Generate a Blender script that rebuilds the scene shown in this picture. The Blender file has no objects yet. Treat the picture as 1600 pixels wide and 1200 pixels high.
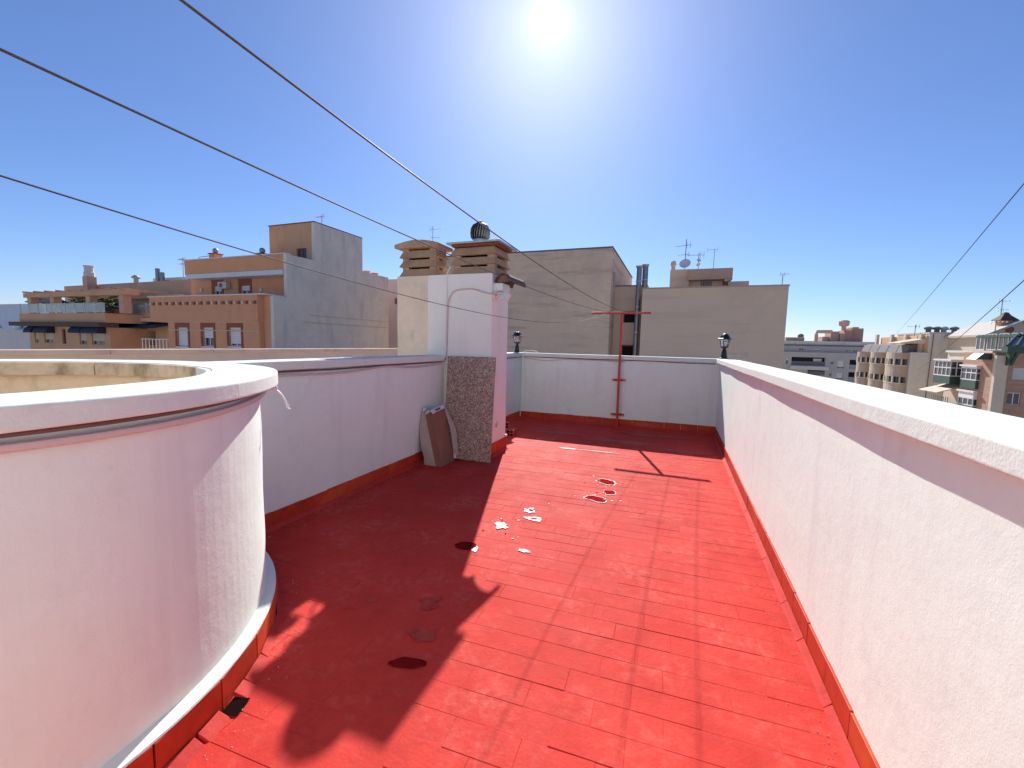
import bpy, math, random
from mathutils import Vector, Matrix, noise
random.seed(7)
R = math.radians
S = bpy.context.scene
COL = S.collection

# ------------------------------------------------------------------ camera
F_PX, YAW, PITCH, ROLL, EYE = 667.96, 0.364262, -0.0943264, 0.0233679, 1.55
fw = Vector((-math.sin(YAW)*math.cos(PITCH), math.cos(YAW)*math.cos(PITCH), math.sin(PITCH)))
rt = Vector((math.cos(YAW), math.sin(YAW), 0)); up = rt.cross(fw)
rt, up = rt*math.cos(ROLL) + up*math.sin(ROLL), up*math.cos(ROLL) - rt*math.sin(ROLL)
cam = bpy.data.objects.new('camera', bpy.data.cameras.new('camera'))
COL.objects.link(cam); S.camera = cam
M = Matrix.Identity(4)
for i in range(3):
    M[i][0], M[i][1], M[i][2] = rt[i], up[i], -fw[i]
M[2][3] = EYE
cam.matrix_world = M
cam.data.sensor_width = 36; cam.data.lens = F_PX/1600*36
cam.data.clip_start = 0.02; cam.data.clip_end = 8000

# ------------------------------------------------------------------ light
SUN_EL, SUN_AZ = R(34.9), R(-17.4)          # azimuth measured from +Y towards +X
sdir = Vector((math.sin(SUN_AZ)*math.cos(SUN_EL), math.cos(SUN_AZ)*math.cos(SUN_EL), math.sin(SUN_EL)))
sun = bpy.data.objects.new('sun', bpy.data.lights.new('sun', 'SUN')); COL.objects.link(sun)
sun.data.energy = 4.1; sun.data.angle = R(0.5); sun.data.color = (1.0, 0.955, 0.89)
sun.rotation_euler = sdir.to_track_quat('Z', 'Y').to_euler()
W = bpy.data.worlds.new('World'); S.world = W; W.use_nodes = True
wn = W.node_tree.nodes; wl = W.node_tree.links
bg = wn['Background']; sky = wn.new('ShaderNodeTexSky'); sky.sky_type = 'NISHITA'; sky.sun_disc = False
sky.sun_elevation = SUN_EL; sky.sun_rotation = SUN_AZ
sky.altitude = 0; sky.air_density = 1.0; sky.dust_density = 0.12; sky.ozone_density = 8.0
bg.inputs['Strength'].default_value = 0.070
tint = wn.new('ShaderNodeMix'); tint.data_type = 'RGBA'; tint.blend_type = 'MULTIPLY'; tint.inputs[0].default_value = 1.0
wl.new(sky.outputs[0], tint.inputs[6]); tint.inputs[7].default_value = (1.03, 0.95, 1.04, 1)
wl.new(tint.outputs[2], bg.inputs['Color'])
# bright aureole of the sun itself, round its true direction
tc = wn.new('ShaderNodeTexCoord'); dp = wn.new('ShaderNodeVectorMath'); dp.operation = 'DOT_PRODUCT'
dp.inputs[1].default_value = sdir
nrm = wn.new('ShaderNodeVectorMath'); nrm.operation = 'NORMALIZE'
wl.new(tc.outputs['Generated'], nrm.inputs[0]); wl.new(nrm.outputs[0], dp.inputs[0])
def mth(op, a, b=None):
    n = wn.new('ShaderNodeMath'); n.operation = op
    for i, v in enumerate((a, b)):
        if v is None: continue
        if hasattr(v, 'links'): wl.new(v, n.inputs[i])
        else: n.inputs[i].default_value = v
    return n.outputs[0]
ang = mth('ARCCOSINE', mth('MINIMUM', dp.outputs['Value'], 1.0))
def lobe(width, amp): return mth('MULTIPLY', mth('EXPONENT', mth('MULTIPLY', mth('DIVIDE', ang, R(width)), -1.0)), amp)
glow = mth('ADD', lobe(0.42, 4.5), lobe(9.5, 0.40))
bg2 = wn.new('ShaderNodeBackground'); bg2.inputs['Color'].default_value = (1, 0.99, 0.97, 1)
wl.new(glow, bg2.inputs['Strength'])
ad = wn.new('ShaderNodeAddShader'); wl.new(bg.outputs[0], ad.inputs[0]); wl.new(bg2.outputs[0], ad.inputs[1])
wl.new(ad.outputs[0], wn['World Output'].inputs['Surface'])
S.view_settings.view_transform = 'Standard'; S.view_settings.look = 'None'
S.view_settings.exposure = 0.87; S.view_settings.gamma = 1.0; S.view_settings.use_curve_mapping = False
S.cycles.max_bounces = 10; S.cycles.diffuse_bounces = 6

# ------------------------------------------------------------------ rulers: a sight line met with a plane of the place
def ray(px, py):
    return fw*F_PX + rt*(px-800) - up*(py-600)
def on_y(px, py, Y):
    d = ray(px, py); k = Y/d.y
    return Vector((d.x*k, Y, EYE + d.z*k))
def on_x(px, py, X):
    d = ray(px, py); k = X/d.x
    return Vector((X, d.y*k, EYE + d.z*k))

# ------------------------------------------------------------------ materials
def mat(name, col, rough=0.8, var=0.12, vscale=3.0, bump=0.0, bscale=60.0, metal=0.0, spec=0.5, streak=None, stain=None, chalk=None, coat=0.0, bdist=0.004):
    """Principled with two-scale colour mottling, optional vertical / horizontal streaks, stains and bump."""
    m = bpy.data.materials.new(name); m.use_nodes = True
    n = m.node_tree.nodes; l = m.node_tree.links; b = n['Principled BSDF']
    b.inputs['Roughness'].default_value = rough; b.inputs['Metallic'].default_value = metal
    b.inputs['Specular IOR Level'].default_value = spec
    if coat: b.inputs['Coat Weight'].default_value = coat
    tcn = n.new('ShaderNodeNewGeometry')
    def ns(scale, detail=5, vec=None, rough_=0.6):
        t = n.new('ShaderNodeTexNoise'); t.inputs['Scale'].default_value = scale; t.inputs['Detail'].default_value = detail
        t.inputs['Roughness'].default_value = rough_
        l.new(vec if vec else tcn.outputs['Position'], t.inputs['Vector']); return t.outputs['Fac']
    def ramp(fac, lo, hi):
        r = n.new('ShaderNodeMapRange'); r.inputs['From Min'].default_value = lo; r.inputs['From Max'].default_value = hi
        r.interpolation_type = 'SMOOTHSTEP'; l.new(fac, r.inputs['Value']); return r.outputs['Result']
    def mix(fac, a, c, kind='MIX'):
        x = n.new('ShaderNodeMix'); x.data_type = 'RGBA'; x.blend_type = kind
        if hasattr(fac, 'links'): l.new(fac, x.inputs[0])
        else: x.inputs[0].default_value = fac
        for s, v in ((6, a), (7, c)):
            if hasattr(v, 'links'): l.new(v, x.inputs[s])
            else: x.inputs[s].default_value = (*v[:3], 1)
        return x.outputs[2]
    dark = tuple(c*(1-var*1.6) for c in col); lite = tuple(min(1, c*(1+var)) for c in col)
    cur = mix(ramp(ns(vscale, 6), 0.3, 0.7), dark, lite)
    cur = mix(ramp(ns(vscale*7, 4), 0.35, 0.65), cur, col)
    if streak:                                # (colour, amount, sx, sy, sz, lo, hi)
        mp = n.new('ShaderNodeMapping'); mp.inputs['Scale'].default_value = streak[2:5]
        l.new(tcn.outputs['Position'], mp.inputs['Vector'])
        f = ramp(ns(1.0, 6, mp.outputs[0]), streak[5], streak[6])
        mu = n.new('ShaderNodeMath'); mu.operation = 'MULTIPLY'; l.new(f, mu.inputs[0]); mu.inputs[1].default_value = streak[1]
        cur = mix(mu.outputs[0], cur, streak[0])
    if stain:                                 # (colour, scale, lo, hi, amount)
        f = ramp(ns(stain[1], 7), stain[2], stain[3])
        mu = n.new('ShaderNodeMath'); mu.operation = 'MULTIPLY'; l.new(f, mu.inputs[0]); mu.inputs[1].default_value = stain[4]
        cur = mix(mu.outputs[0], cur, stain[0])
    if chalk:                                 # (colour, scale, lo, hi, amount) broken up by a finer grain
        f = ramp(ns(chalk[1], 8, None, 0.7), chalk[2], chalk[3]); f2 = ramp(ns(chalk[1]*9, 4), 0.35, 0.7)
        mu = n.new('ShaderNodeMath'); mu.operation = 'MULTIPLY'; l.new(f, mu.inputs[0]); l.new(f2, mu.inputs[1])
        m2 = n.new('ShaderNodeMath'); m2.operation = 'MULTIPLY'; l.new(mu.outputs[0], m2.inputs[0]); m2.inputs[1].default_value = chalk[4]
        cur = mix(m2.outputs[0], cur, chalk[0])
    l.new(cur, b.inputs['Base Color'])
    rr = n.new('ShaderNodeMapRange'); rr.inputs['To Min'].default_value = max(0.02, rough-0.1); rr.inputs['To Max'].default_value = min(1, rough+0.1)
    l.new(ns(vscale*3, 4), rr.inputs['Value']); l.new(rr.outputs[0], b.inputs['Roughness'])
    if bump:
        bp = n.new('ShaderNodeBump'); bp.inputs['Strength'].default_value = bump; bp.inputs['Distance'].default_value = bdist
        s = n.new('ShaderNodeMath'); s.operation = 'ADD'
        s2 = n.new('ShaderNodeMath'); s2.operation = 'MULTIPLY'; s2.inputs[1].default_value = 3.0
        l.new(ns(bscale/8, 3), s2.inputs[0]); l.new(s2.outputs[0], s.inputs[0]); l.new(ns(bscale, 5), s.inputs[1])
        l.new(s.outputs[0], bp.inputs['Height']); l.new(bp.outputs[0], b.inputs['Normal'])
    return m
def plain(name, col, rough=0.6, metal=0.0, spec=0.5, trans=0.0, ior=1.45):
    m = bpy.data.materials.new(name); m.use_nodes = True; b = m.node_tree.nodes['Principled BSDF']
    b.inputs['Base Color'].default_value = (*col, 1); b.inputs['Roughness'].default_value = rough
    b.inputs['Metallic'].default_value = metal; b.inputs['Specular IOR Level'].default_value = spec
    b.inputs['Transmission Weight'].default_value = trans; b.inputs['IOR'].default_value = ior
    return m
MT = dict(
    white=mat('white_masonry_paint', (0.765, 0.845, 0.775), 0.85, 0.03, 1.6, 0.16, 170, spec=0.2, streak=((0.66, 0.67, 0.66), 0.45, 5, 5, 0.6, 0.5, 0.75), chalk=((0.60, 0.58, 0.54), 1.7, 0.5, 0.75, 0.45), bdist=0.0035),
    white_warm=mat('white_paint_shade_warmed', (0.84, 0.82, 0.74), 0.85, 0.03, 1.6, 0.16, 170, spec=0.2, streak=((0.70, 0.66, 0.58), 0.35, 5, 5, 0.6, 0.5, 0.75), bdist=0.0035),  # copy of the wall white, warmed to offset blue shade on the chimney
    white_cop=mat('white_coping_paint', (0.680, 0.730, 0.680), 0.8, 0.03, 2.5, 0.25, 120, spec=0.2, stain=((0.58, 0.55, 0.50), 7.0, 0.58, 0.75, 0.4), bdist=0.004),
    beige=mat('beige_render', (0.780, 0.630, 0.480), 0.85, 0.09, 1.5, 0.4, 45, stain=((0.36, 0.31, 0.26), 3.2, 0.58, 0.75, 0.5)),
    inner=mat('stained_cream_render', (0.800, 0.680, 0.510), 0.85, 0.10, 2.0, 0.4, 40, streak=((0.36, 0.27, 0.16), 0.6, 3.0, 3.0, 0.45, 0.52, 0.72)),
    inner_cop=mat('mouldy_coping_stone', (0.660, 0.550, 0.400), 0.9, 0.18, 4.0, 0.5, 60, streak=((0.13, 0.10, 0.06), 0.85, 3, 3, 1.2, 0.45, 0.62)),
    pinkcop=mat('pink_coping', (0.600, 0.440, 0.350), 0.9, 0.10, 1.3, 0.4, 40, streak=((0.32, 0.23, 0.19), 0.5, 2, 2, 1, 0.5, 0.7)),
    pinkwall=mat('pink_parapet_render', (0.600, 0.460, 0.390), 0.9, 0.08, 1.0, 0.3, 40),
    floor=mat('red_floor_paint', (0.530, 0.045, 0.035), 0.68, 0.12, 1.1, 0.36, 70, spec=0.06, stain=((0.42, 0.026, 0.022), 1.6, 0.48, 0.75, 0.55), chalk=((0.62, 0.15, 0.12), 2.3, 0.44, 0.70, 0.65), bdist=0.0045),
    floor_joint=mat('red_paint_in_joints', (0.520, 0.042, 0.033), 0.7, 0.15, 4, 0.3, 80, spec=0.1),
    skirt=mat('terracotta_skirting', (0.500, 0.050, 0.022), 0.5, 0.16, 2.2, 0.25, 50, stain=((0.58, 0.12, 0.035), 2.2, 0.52, 0.66, 0.6), bdist=0.002, spec=0.2),
    cove=mat('red_cove_paint', (0.500, 0.042, 0.034), 0.7, 0.14, 4, 0.3, 60, spec=0.15),
    patch=mat('bare_red_patch', (0.30, 0.014, 0.014), 0.95, 0.2, 14, 0.5, 90, spec=0.0),
    patch_dark=mat('worn_dark_patch', (0.17, 0.008, 0.010), 0.95, 0.25, 14, 0.5, 90, spec=0.0),
    grit=mat('pale_grit', (0.52, 0.40, 0.34), 0.9, 0.3, 60),
    damp=mat('damp_red_paint', (0.36, 0.018, 0.016), 0.42, 0.2, 5, 0.2, 60, spec=0.25),
    rim=mat('peeled_white_edge', (0.83, 0.77, 0.72), 0.7, 0.1, 18, 0.6, 120),
    scuff=mat('pale_scuff', (0.400, 0.060, 0.050), 0.95, 0.2, 14, 0.3, 90, spec=0.0),
    redmetal=mat('red_metal_paint', (0.50, 0.018, 0.018), 0.42, 0.12, 9, 0.15, 90, spec=0.5),
    steel=mat('zinc_screw', (0.55, 0.55, 0.55), 0.4, 0.1, 20, metal=0.9),
    cowl=mat('sandstone_concrete', (0.420, 0.278, 0.173), 0.9, 0.16, 4, 0.5, 70, stain=((0.17, 0.12, 0.085), 5, 0.52, 0.75, 0.55)),
    galv=mat('galvanised_sheet', (0.48, 0.48, 0.47), 0.42, 0.15, 8, 0.1, 60, metal=0.75),
    turb=mat('weathered_turbine_metal', (0.36, 0.345, 0.32), 0.5, 0.15, 12, metal=0.6),
    rust=mat('rust_red_mortar', (0.220, 0.070, 0.035), 0.9, 0.3, 14, 0.6, 70),
    clay=mat('clay_roof_tile', (0.240, 0.130, 0.085), 0.85, 0.2, 6, 0.4, 60),
    clay_dark=mat('dark_clay', (0.10, 0.07, 0.055), 0.85, 0.2, 6, 0.4, 60),
    board=None,
    cardboard=mat('brown_cardboard', (0.270, 0.120, 0.080), 0.85, 0.08, 4, 0.15, 80),
    cardboard_in=mat('grey_cardboard', (0.460, 0.370, 0.320), 0.85, 0.08, 5, 0.15, 80),
    paper=mat('white_label_paper', (0.72, 0.70, 0.68), 0.7, 0.04, 8),
    ink=plain('dark_print', (0.05, 0.045, 0.05), 0.7),
    paleink=plain('pale_print', (0.52, 0.33, 0.26), 0.7),
    lampblack=plain('black_lantern_paint', (0.012, 0.011, 0.014), 0.32),
    lampglass=plain('lantern_glass', (0.86, 0.83, 0.78), 0.12, trans=0.75),
    bulb=plain('white_bulb', (0.85, 0.83, 0.80), 0.3),
    cable=plain('pinkish_painted_cable', (0.60, 0.50, 0.48), 0.6),
    cable_dark=plain('brown_cable', (0.16, 0.085, 0.075), 0.6),
    cable_white=plain('white_cable', (0.80, 0.77, 0.74), 0.5),
    wire=plain('coated_steel_wire', (0.045, 0.045, 0.042), 0.6),
    blackwire=plain('black_wire', (0.02, 0.02, 0.022), 0.5),
    plastic=plain('white_plastic', (0.74, 0.71, 0.69), 0.4),
    brick=mat('perforated_brick', (0.42, 0.065, 0.035), 0.7, 0.2, 8, 0.4, 70),
    hole=plain('painted_hole_shade', (0.012, 0.006, 0.005), 0.95, spec=0.0),  # near-black, paints the shade inside holes and slots
    redmark=plain('rust_mark', (0.52, 0.14, 0.10), 0.7),
    # far buildings
    tan=mat('tan_party_wall', (0.730, 0.530, 0.375), 0.92, 0.10, 0.25, 0.5, 8, streak=((0.42, 0.29, 0.22), 0.7, 0.25, 0.25, 2.6, 0.50, 0.72), stain=((0.56, 0.40, 0.32), 0.35, 0.5, 0.7, 0.45), bdist=0.03),
    tan2=mat('smooth_tan_wall', (0.740, 0.540, 0.385), 0.92, 0.05, 0.2, 0.2, 8, streak=((0.54, 0.385, 0.29), 0.45, 0.1, 0.1, 1.6, 0.5, 0.75), bdist=0.03),
    grey=mat('grey_party_wall', (0.720, 0.650, 0.560), 0.92, 0.07, 0.4, 0.4, 7, streak=((0.42, 0.375, 0.33), 0.5, 1.2, 1.2, 0.25, 0.5, 0.75), stain=((0.56, 0.50, 0.46), 0.6, 0.45, 0.7, 0.5), bdist=0.03),
    terra=mat('terracotta_render', (0.680, 0.330, 0.170), 0.9, 0.06, 0.6, 0.2, 10, streak=((0.38, 0.17, 0.08), 0.35, 1.5, 1.5, 0.25, 0.55, 0.8), bdist=0.02),
    terra_dk=mat('dark_red_surround', (0.30, 0.085, 0.045), 0.85, 0.08, 1.2),
    ochre=mat('ochre_render', (0.600, 0.360, 0.200), 0.9, 0.08, 0.6, 0.2, 10, streak=((0.28, 0.17, 0.10), 0.4, 1.5, 1.5, 0.3, 0.52, 0.8), bdist=0.02),
    brown=mat('brown_render', (0.560, 0.360, 0.250), 0.9, 0.08, 0.6, 0.2, 10, bdist=0.02),
    drab=mat('drab_beige_render', (0.43, 0.345, 0.265), 0.9, 0.10, 0.7, 0.2, 10, streak=((0.30, 0.235, 0.18), 0.4, 1.5, 1.5, 0.3, 0.52, 0.8), bdist=0.02),
    bwhite=mat('white_facade', (0.66, 0.65, 0.64), 0.85, 0.05, 0.5),
    bluewhite=mat('pale_blue_white_wall', (0.520, 0.580, 0.680), 0.85, 0.04, 0.5),
    lgrey=mat('light_grey_render', (0.600, 0.585, 0.530), 0.9, 0.06, 0.4, streak=((0.34, 0.335, 0.32), 0.4, 0.8, 0.8, 0.2, 0.5, 0.75)),
    mgrey=mat('mid_grey_render', (0.460, 0.430, 0.385), 0.9, 0.06, 0.4),
    dgrey=mat('dark_grey_band', (0.15, 0.145, 0.145), 0.85, 0.08, 0.6),
    pinkb=mat('pink_brick', (0.46, 0.26, 0.20), 0.9, 0.10, 1.0),
    brickb=mat('tan_brick', (0.432, 0.258, 0.174), 0.9, 0.12, 2.0, streak=((0.27, 0.155, 0.105), 0.4, 0.3, 0.3, 6.0, 0.45, 0.6)),
    cream=mat('cream_facade', (0.60, 0.50, 0.38), 0.9, 0.06, 0.6),
    green=plain('dark_green_paint', (0.035, 0.075, 0.055), 0.55),
    greenroof=plain('dark_green_roof_sheet', (0.03, 0.045, 0.042), 0.4),
    navy=plain('navy_awning', (0.022, 0.028, 0.075), 0.8),
    awn=mat('salmon_striped_awning', (0.62, 0.40, 0.31), 0.85, 0.05, 2, streak=((0.70, 0.62, 0.54), 0.8, 0.02, 5.0, 0.02, 0.45, 0.55)),
    glass=plain('dark_window_glass', (0.035, 0.045, 0.06), 0.08, spec=0.8),
    glass2=plain('balustrade_glass', (0.55, 0.62, 0.62), 0.12, trans=0.55),
    dark=plain('painted_recess_shade', (0.025, 0.02, 0.018), 0.9),  # near-black, paints the shade at the back of open recesses
    frame=plain('white_window_frame', (0.72, 0.72, 0.72), 0.5),
    shutter=plain('white_roller_shutter', (0.70, 0.69, 0.68), 0.55),
    metal=plain('grey_mast', (0.34, 0.34, 0.34), 0.5, 0.4),
    acunit=plain('air_conditioner_white', (0.52, 0.52, 0.50), 0.5),
    pale_ground=mat('pale_bounce_ground', (0.460, 0.400, 0.330), 0.95, 0.1, 0.2),  # unseen ground, made pale to bounce sun up onto the facades
    paving=mat('grey_paving', (0.26, 0.25, 0.235), 0.95, 0.1, 0.4),
    roofgrey=mat('neighbour_roof', (0.520, 0.420, 0.350), 0.9, 0.1, 1.0),
    leaf=mat('leaf_green', (0.06, 0.10, 0.025), 0.7, 0.3, 6),
    pot=plain('clay_pot', (0.33, 0.13, 0.07), 0.8),
    redtank=plain('red_tank', (0.42, 0.03, 0.03), 0.5),
    flue=mat('flue_steel', (0.22, 0.22, 0.22), 0.35, 0.12, 3, metal=0.8),
)
def board_material():
    m = bpy.data.materials.new('speckled_granite_board'); m.use_nodes = True
    n = m.node_tree.nodes; l = m.node_tree.links; b = n['Principled BSDF']; b.inputs['Roughness'].default_value = 0.6
    tcn = n.new('ShaderNodeTexCoord')
    v = n.new('ShaderNodeTexVoronoi'); v.inputs['Scale'].default_value = 105; l.new(tcn.outputs['Object'], v.inputs['Vector'])
    sp = n.new('ShaderNodeSeparateColor'); l.new(v.outputs['Color'], sp.inputs[0])
    r = n.new('ShaderNodeValToRGB'); e = r.color_ramp; e.interpolation = 'CONSTANT'
    e.elements[0].position = 0; e.elements[0].color = (0.10, 0.060, 0.050, 1)
    e.elements[1].position = 0.26; e.elements[1].color = (0.30, 0.19, 0.145, 1)
    for p, c in ((0.58, (0.46, 0.33, 0.26, 1)), (0.84, (0.68, 0.56, 0.47, 1))):
        x = e.elements.new(p); x.color = c
    l.new(sp.outputs[0], r.inputs[0])
    ns = n.new('ShaderNodeTexNoise'); ns.inputs['Scale'].default_value = 3; l.new(tcn.outputs['Object'], ns.inputs['Vector'])
    mx = n.new('ShaderNodeMix'); mx.data_type = 'RGBA'; mx.blend_type = 'MULTIPLY'; mx.inputs[0].default_value = 0.5
    l.new(r.outputs[0], mx.inputs[6]); l.new(ns.outputs['Color'], mx.inputs[7])
    hs = n.new('ShaderNodeMix'); hs.data_type = 'RGBA'; hs.inputs[0].default_value = 0.25; l.new(r.outputs[0], hs.inputs[6]); hs.inputs[7].default_value = (0.33, 0.22, 0.17, 1)
    l.new(hs.outputs[2], b.inputs['Base Color'])
    bp = n.new('ShaderNodeBump'); bp.inputs['Strength'].default_value = 0.3; bp.inputs['Distance'].default_value = 0.002
    l.new(sp.outputs[1], bp.inputs['Height']); l.new(bp.outputs[0], b.inputs['Normal'])
    return m
MT['board'] = board_material()

# ------------------------------------------------------------------ mesh helpers
class MB:
    def __init__(s): s.v, s.f = [], []
    def add(s, verts, faces):
        o = len(s.v); s.v += [tuple(p) for p in verts]; s.f += [tuple(i+o for i in f) for f in faces]; return s
    def box(s, x0, x1, y0, y1, z0, z1, fn=None):
        p = [(x, y, z) for z in (z0, z1) for y in (y0, y1) for x in (x0, x1)]
        if fn: p = [fn(*q) for q in p]
        return s.add(p, [(0, 2, 3, 1), (4, 5, 7, 6), (0, 1, 5, 4), (2, 6, 7, 3), (0, 4, 6, 2), (1, 3, 7, 5)])
    def hexa(s, b, t):           # bottom quad, top quad (both counter-clockwise from above)
        return s.add(list(b)+list(t), [(3, 2, 1, 0), (4, 5, 6, 7), (0, 1, 5, 4), (1, 2, 6, 5), (2, 3, 7, 6), (3, 0, 4, 7)])
    def prism(s, poly, d):       # planar polygon extruded by vector d
        n = len(poly); d = Vector(d)
        p = [Vector(q) for q in poly]; q = [a+d for a in p]
        return s.add(p+q, [tuple(range(n-1, -1, -1)), tuple(range(n, 2*n))]+[(i, (i+1) % n, n+(i+1) % n, n+i) for i in range(n)])
    def tube(s, pts, r, n=8, cap=True):
        pts = [Vector(p) for p in pts]; o = len(s.v); rings = []
        rr = r if isinstance(r, (list, tuple)) else [r]*len(pts)
        for i, p in enumerate(pts):
            t = (pts[min(i+1, len(pts)-1)]-pts[max(i-1, 0)]).normalized()
            a = t.cross(Vector((0, 0, 1)))
            if a.length < 1e-3: a = t.cross(Vector((0, 1, 0)))
            a.normalize(); b = t.cross(a)
            rings.append([p+(a*math.cos(2*math.pi*k/n)+b*math.sin(2*math.pi*k/n))*rr[i] for k in range(n)])
        fs = []
        for i in range(len(pts)-1):
            for k in range(n): fs.append((i*n+k, i*n+(k+1) % n, (i+1)*n+(k+1) % n, (i+1)*n+k))
        if cap: fs += [tuple(range(n-1, -1, -1)), tuple((len(pts)-1)*n+k for k in range(n))]
        return s.add([q for r_ in rings for q in r_], fs)
    def lathe(s, prof, c=(0, 0, 0), n=16, a0=0):
        o = []; fs = []
        for r, z in prof:
            o += [(c[0]+r*math.cos(2*math.pi*k/n+a0), c[1]+r*math.sin(2*math.pi*k/n+a0), c[2]+z) for k in range(n)]
        for i in range(len(prof)-1):
            for k in range(n): fs.append((i*n+k, i*n+(k+1) % n, (i+1)*n+(k+1) % n, (i+1)*n+k))
        fs += [tuple(range(n-1, -1, -1)), tuple((len(prof)-1)*n+k for k in range(n))]
        return s.add(o, fs)
    def mesh(s, name, m, smooth=False):
        me = bpy.data.meshes.new(name); me.from_pydata(s.v, [], s.f); me.update()
        if m: me.materials.append(MT[m] if isinstance(m, str) else m)
        if smooth:
            me.shade_smooth(); me.set_sharp_from_angle(angle=R(45))
        return me
    def build(s, name, m, parent=None, smooth=False, bevel=0, kind=None):
        return link(name, s.mesh(name, m, smooth), parent, bevel, kind)
def link(name, me, parent=None, bevel=0, kind=None):
    o = bpy.data.objects.new(name, me); COL.objects.link(o); o.parent = parent
    if parent is not None and parent.type == 'EMPTY': o.matrix_parent_inverse = Matrix.Translation(-Vector(parent.location))
    if bevel:
        b = o.modifiers.new('bevel', 'BEVEL'); b.width = bevel; b.segments = 2; b.limit_method = 'ANGLE'
    if kind: o['kind'] = kind
    return o
def tag(o, label, cat, group=None):
    o['label'] = label; o['category'] = cat
    if group: o['group'] = group
    return o
def thing(name, label, cat, loc=(0, 0, 0), group=None):
    o = bpy.data.objects.new(name, None); COL.objects.link(o); o.empty_display_size = 0.1
    o.location = loc; tag(o, label, cat, group)
    return o
def copy_tree(o, parent=None):
    c = o.copy(); COL.objects.link(c); c.parent = parent
    for ch in list(o.children): copy_tree(ch, c)
    return c
def nz(x, y, z, s=1.0): return noise.noise(Vector((x*s, y*s, z*s)))
def loft(path, normals, prof, amp=0.0, sc=3.0, closed=False):
    """profile [(offset along normal, z)] (closed loop) swept along a plan path, surface gently uneven."""
    mb = MB(); n = len(prof); vs = []
    for (x, y), (nx, ny) in zip(path, normals):
        for o, z in prof:
            p = Vector((x+nx*o, y+ny*o, z))
            if amp:
                e = nz(p.x, p.y, p.z*2, sc)*amp + nz(p.x+9, p.y, p.z*2, sc*3)*amp*0.25
                f = nz(p.x+3, p.y+7, p.z*2, sc)*amp*0.7
                p += Vector((nx*e, ny*e, f))
            vs.append(p)
    m = len(path); fs = []
    for i in range(m if closed else m-1):
        j = (i+1) % m
        for k in range(n):
            q = (k+1) % n; fs.append((i*n+k, j*n+k, j*n+q, i*n+q))
    if not closed: fs += [tuple(range(n)), tuple((m-1)*n+k for k in range(n-1, -1, -1))]
    return mb.add(vs, fs)
def rrect(o0, o1, z0, z1, r, top_sub=4, side_sub=2):
    """rounded rectangle profile, counter-clockwise in (offset, z)."""
    out = []
    def arc(cx, cz, a0):
        e = 0.004; a1 = a0+math.pi/2
        out.append((cx+r*math.cos(a0)-e*math.cos(a1), cz+r*math.sin(a0)-e*math.sin(a1)))
        for k in range(4): a = a0+math.pi/2*k/3; out.append((cx+r*math.cos(a), cz+r*math.sin(a)))
        out.append((cx+r*math.cos(a1)-e*math.cos(a0)*-1*-1, cz+r*math.sin(a1)-e*math.sin(a0)))
    arc(o1-r, z0+r, -math.pi/2); arc(o1-r, z1-r, 0)
    for k in range(1, top_sub): t = k/top_sub; out.append((o1-r+(o0-o1+2*r)*t, z1))
    arc(o0+r, z1-r, math.pi/2); arc(o0+r, z0+r, math.pi)
    return out
def fix(o):
    """make normals consistent"""
    import bmesh
    b = bmesh.new(); b.from_mesh(o.data); bmesh.ops.recalc_face_normals(b, faces=b.faces); b.to_mesh(o.data); b.free(); return o

# ================================================================== THE SETTING
XL, XR, YF, YB = -3.0, 0.73, 8.43, -1.25      # inner faces of the terrace walls
CT, CB = 1.365, 1.290                        # top and underside of the coping
RC = Vector((-3.05, 0.635)); R_OUT, R_IN = 1.400, 1.22
GROUND = -15.0
MB().box(-1500, 1500, -1500, 3000, GROUND-0.5, GROUND).build('ground', 'pale_ground', kind='structure')
MB().box(-3.3, XR+0.2, YB-0.3, YF+0.25, GROUND, -0.03).build('roof_deck', 'pinkwall', kind='structure')
MB().box(-7.25, -3.32, YB-0.3, 12.0, GROUND, 0.0).build('neighbour_roof_deck', 'roofgrey', kind='structure')

# ------------------------------------------------------------------ floor of painted tiles
floor = MB().box(XL, XR, YB, YF, -0.028, -0.0015).build('terrace_floor', 'floor_joint', kind='structure')
TL, TW, TA = 0.285, 0.142, R(2.3)
def tile_mesh(l, w, seed):
    rnd = random.Random(seed); b = 0.0018; t = 0.010
    j = lambda a: rnd.uniform(-a, a)
    bot = [(-l/2, -w/2, -t), (l/2, -w/2, -t), (l/2, w/2, -t), (-l/2, w/2, -t)]
    mid = [(x+j(0.0008), y+j(0.0008), -b) for x, y, z in bot]
    top = [(x*(1-2*b/l), y*(1-2*b/w), j(0.0006)) for x, y, z in bot]
    v = bot+mid+top; f = []
    for o in (0, 4):
        for k in range(4): f.append((o+k, o+(k+1) % 4, o+4+(k+1) % 4, o+4+k))
    f.append((8, 9, 10, 11))
    return v, f
variants = [tile_mesh(TL-ge, TW-gs, k) for k, (ge, gs) in enumerate([(0.0008, 0.0024), (0.0022, 0.0016), (0.0007, 0.0030), (0.0007, 0.0010), (0.0016, 0.0026), (0.0007, 0.0018)])]
longs = [tile_mesh(n_*TL-ge, TW-gs, 40+n_) for n_, ge, gs in ((2, 0.0008, 0.0026), (3, 0.0014, 0.0018), (2, 0.0008, 0.0010))]
tile_me = {}
def shared(key, vf):
    if key not in tile_me:
        tile_me[key] = MB().add(*vf).mesh('floor_tile', 'floor')
    return tile_me[key]
spots = []
rows = range(-30, 75)
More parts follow.
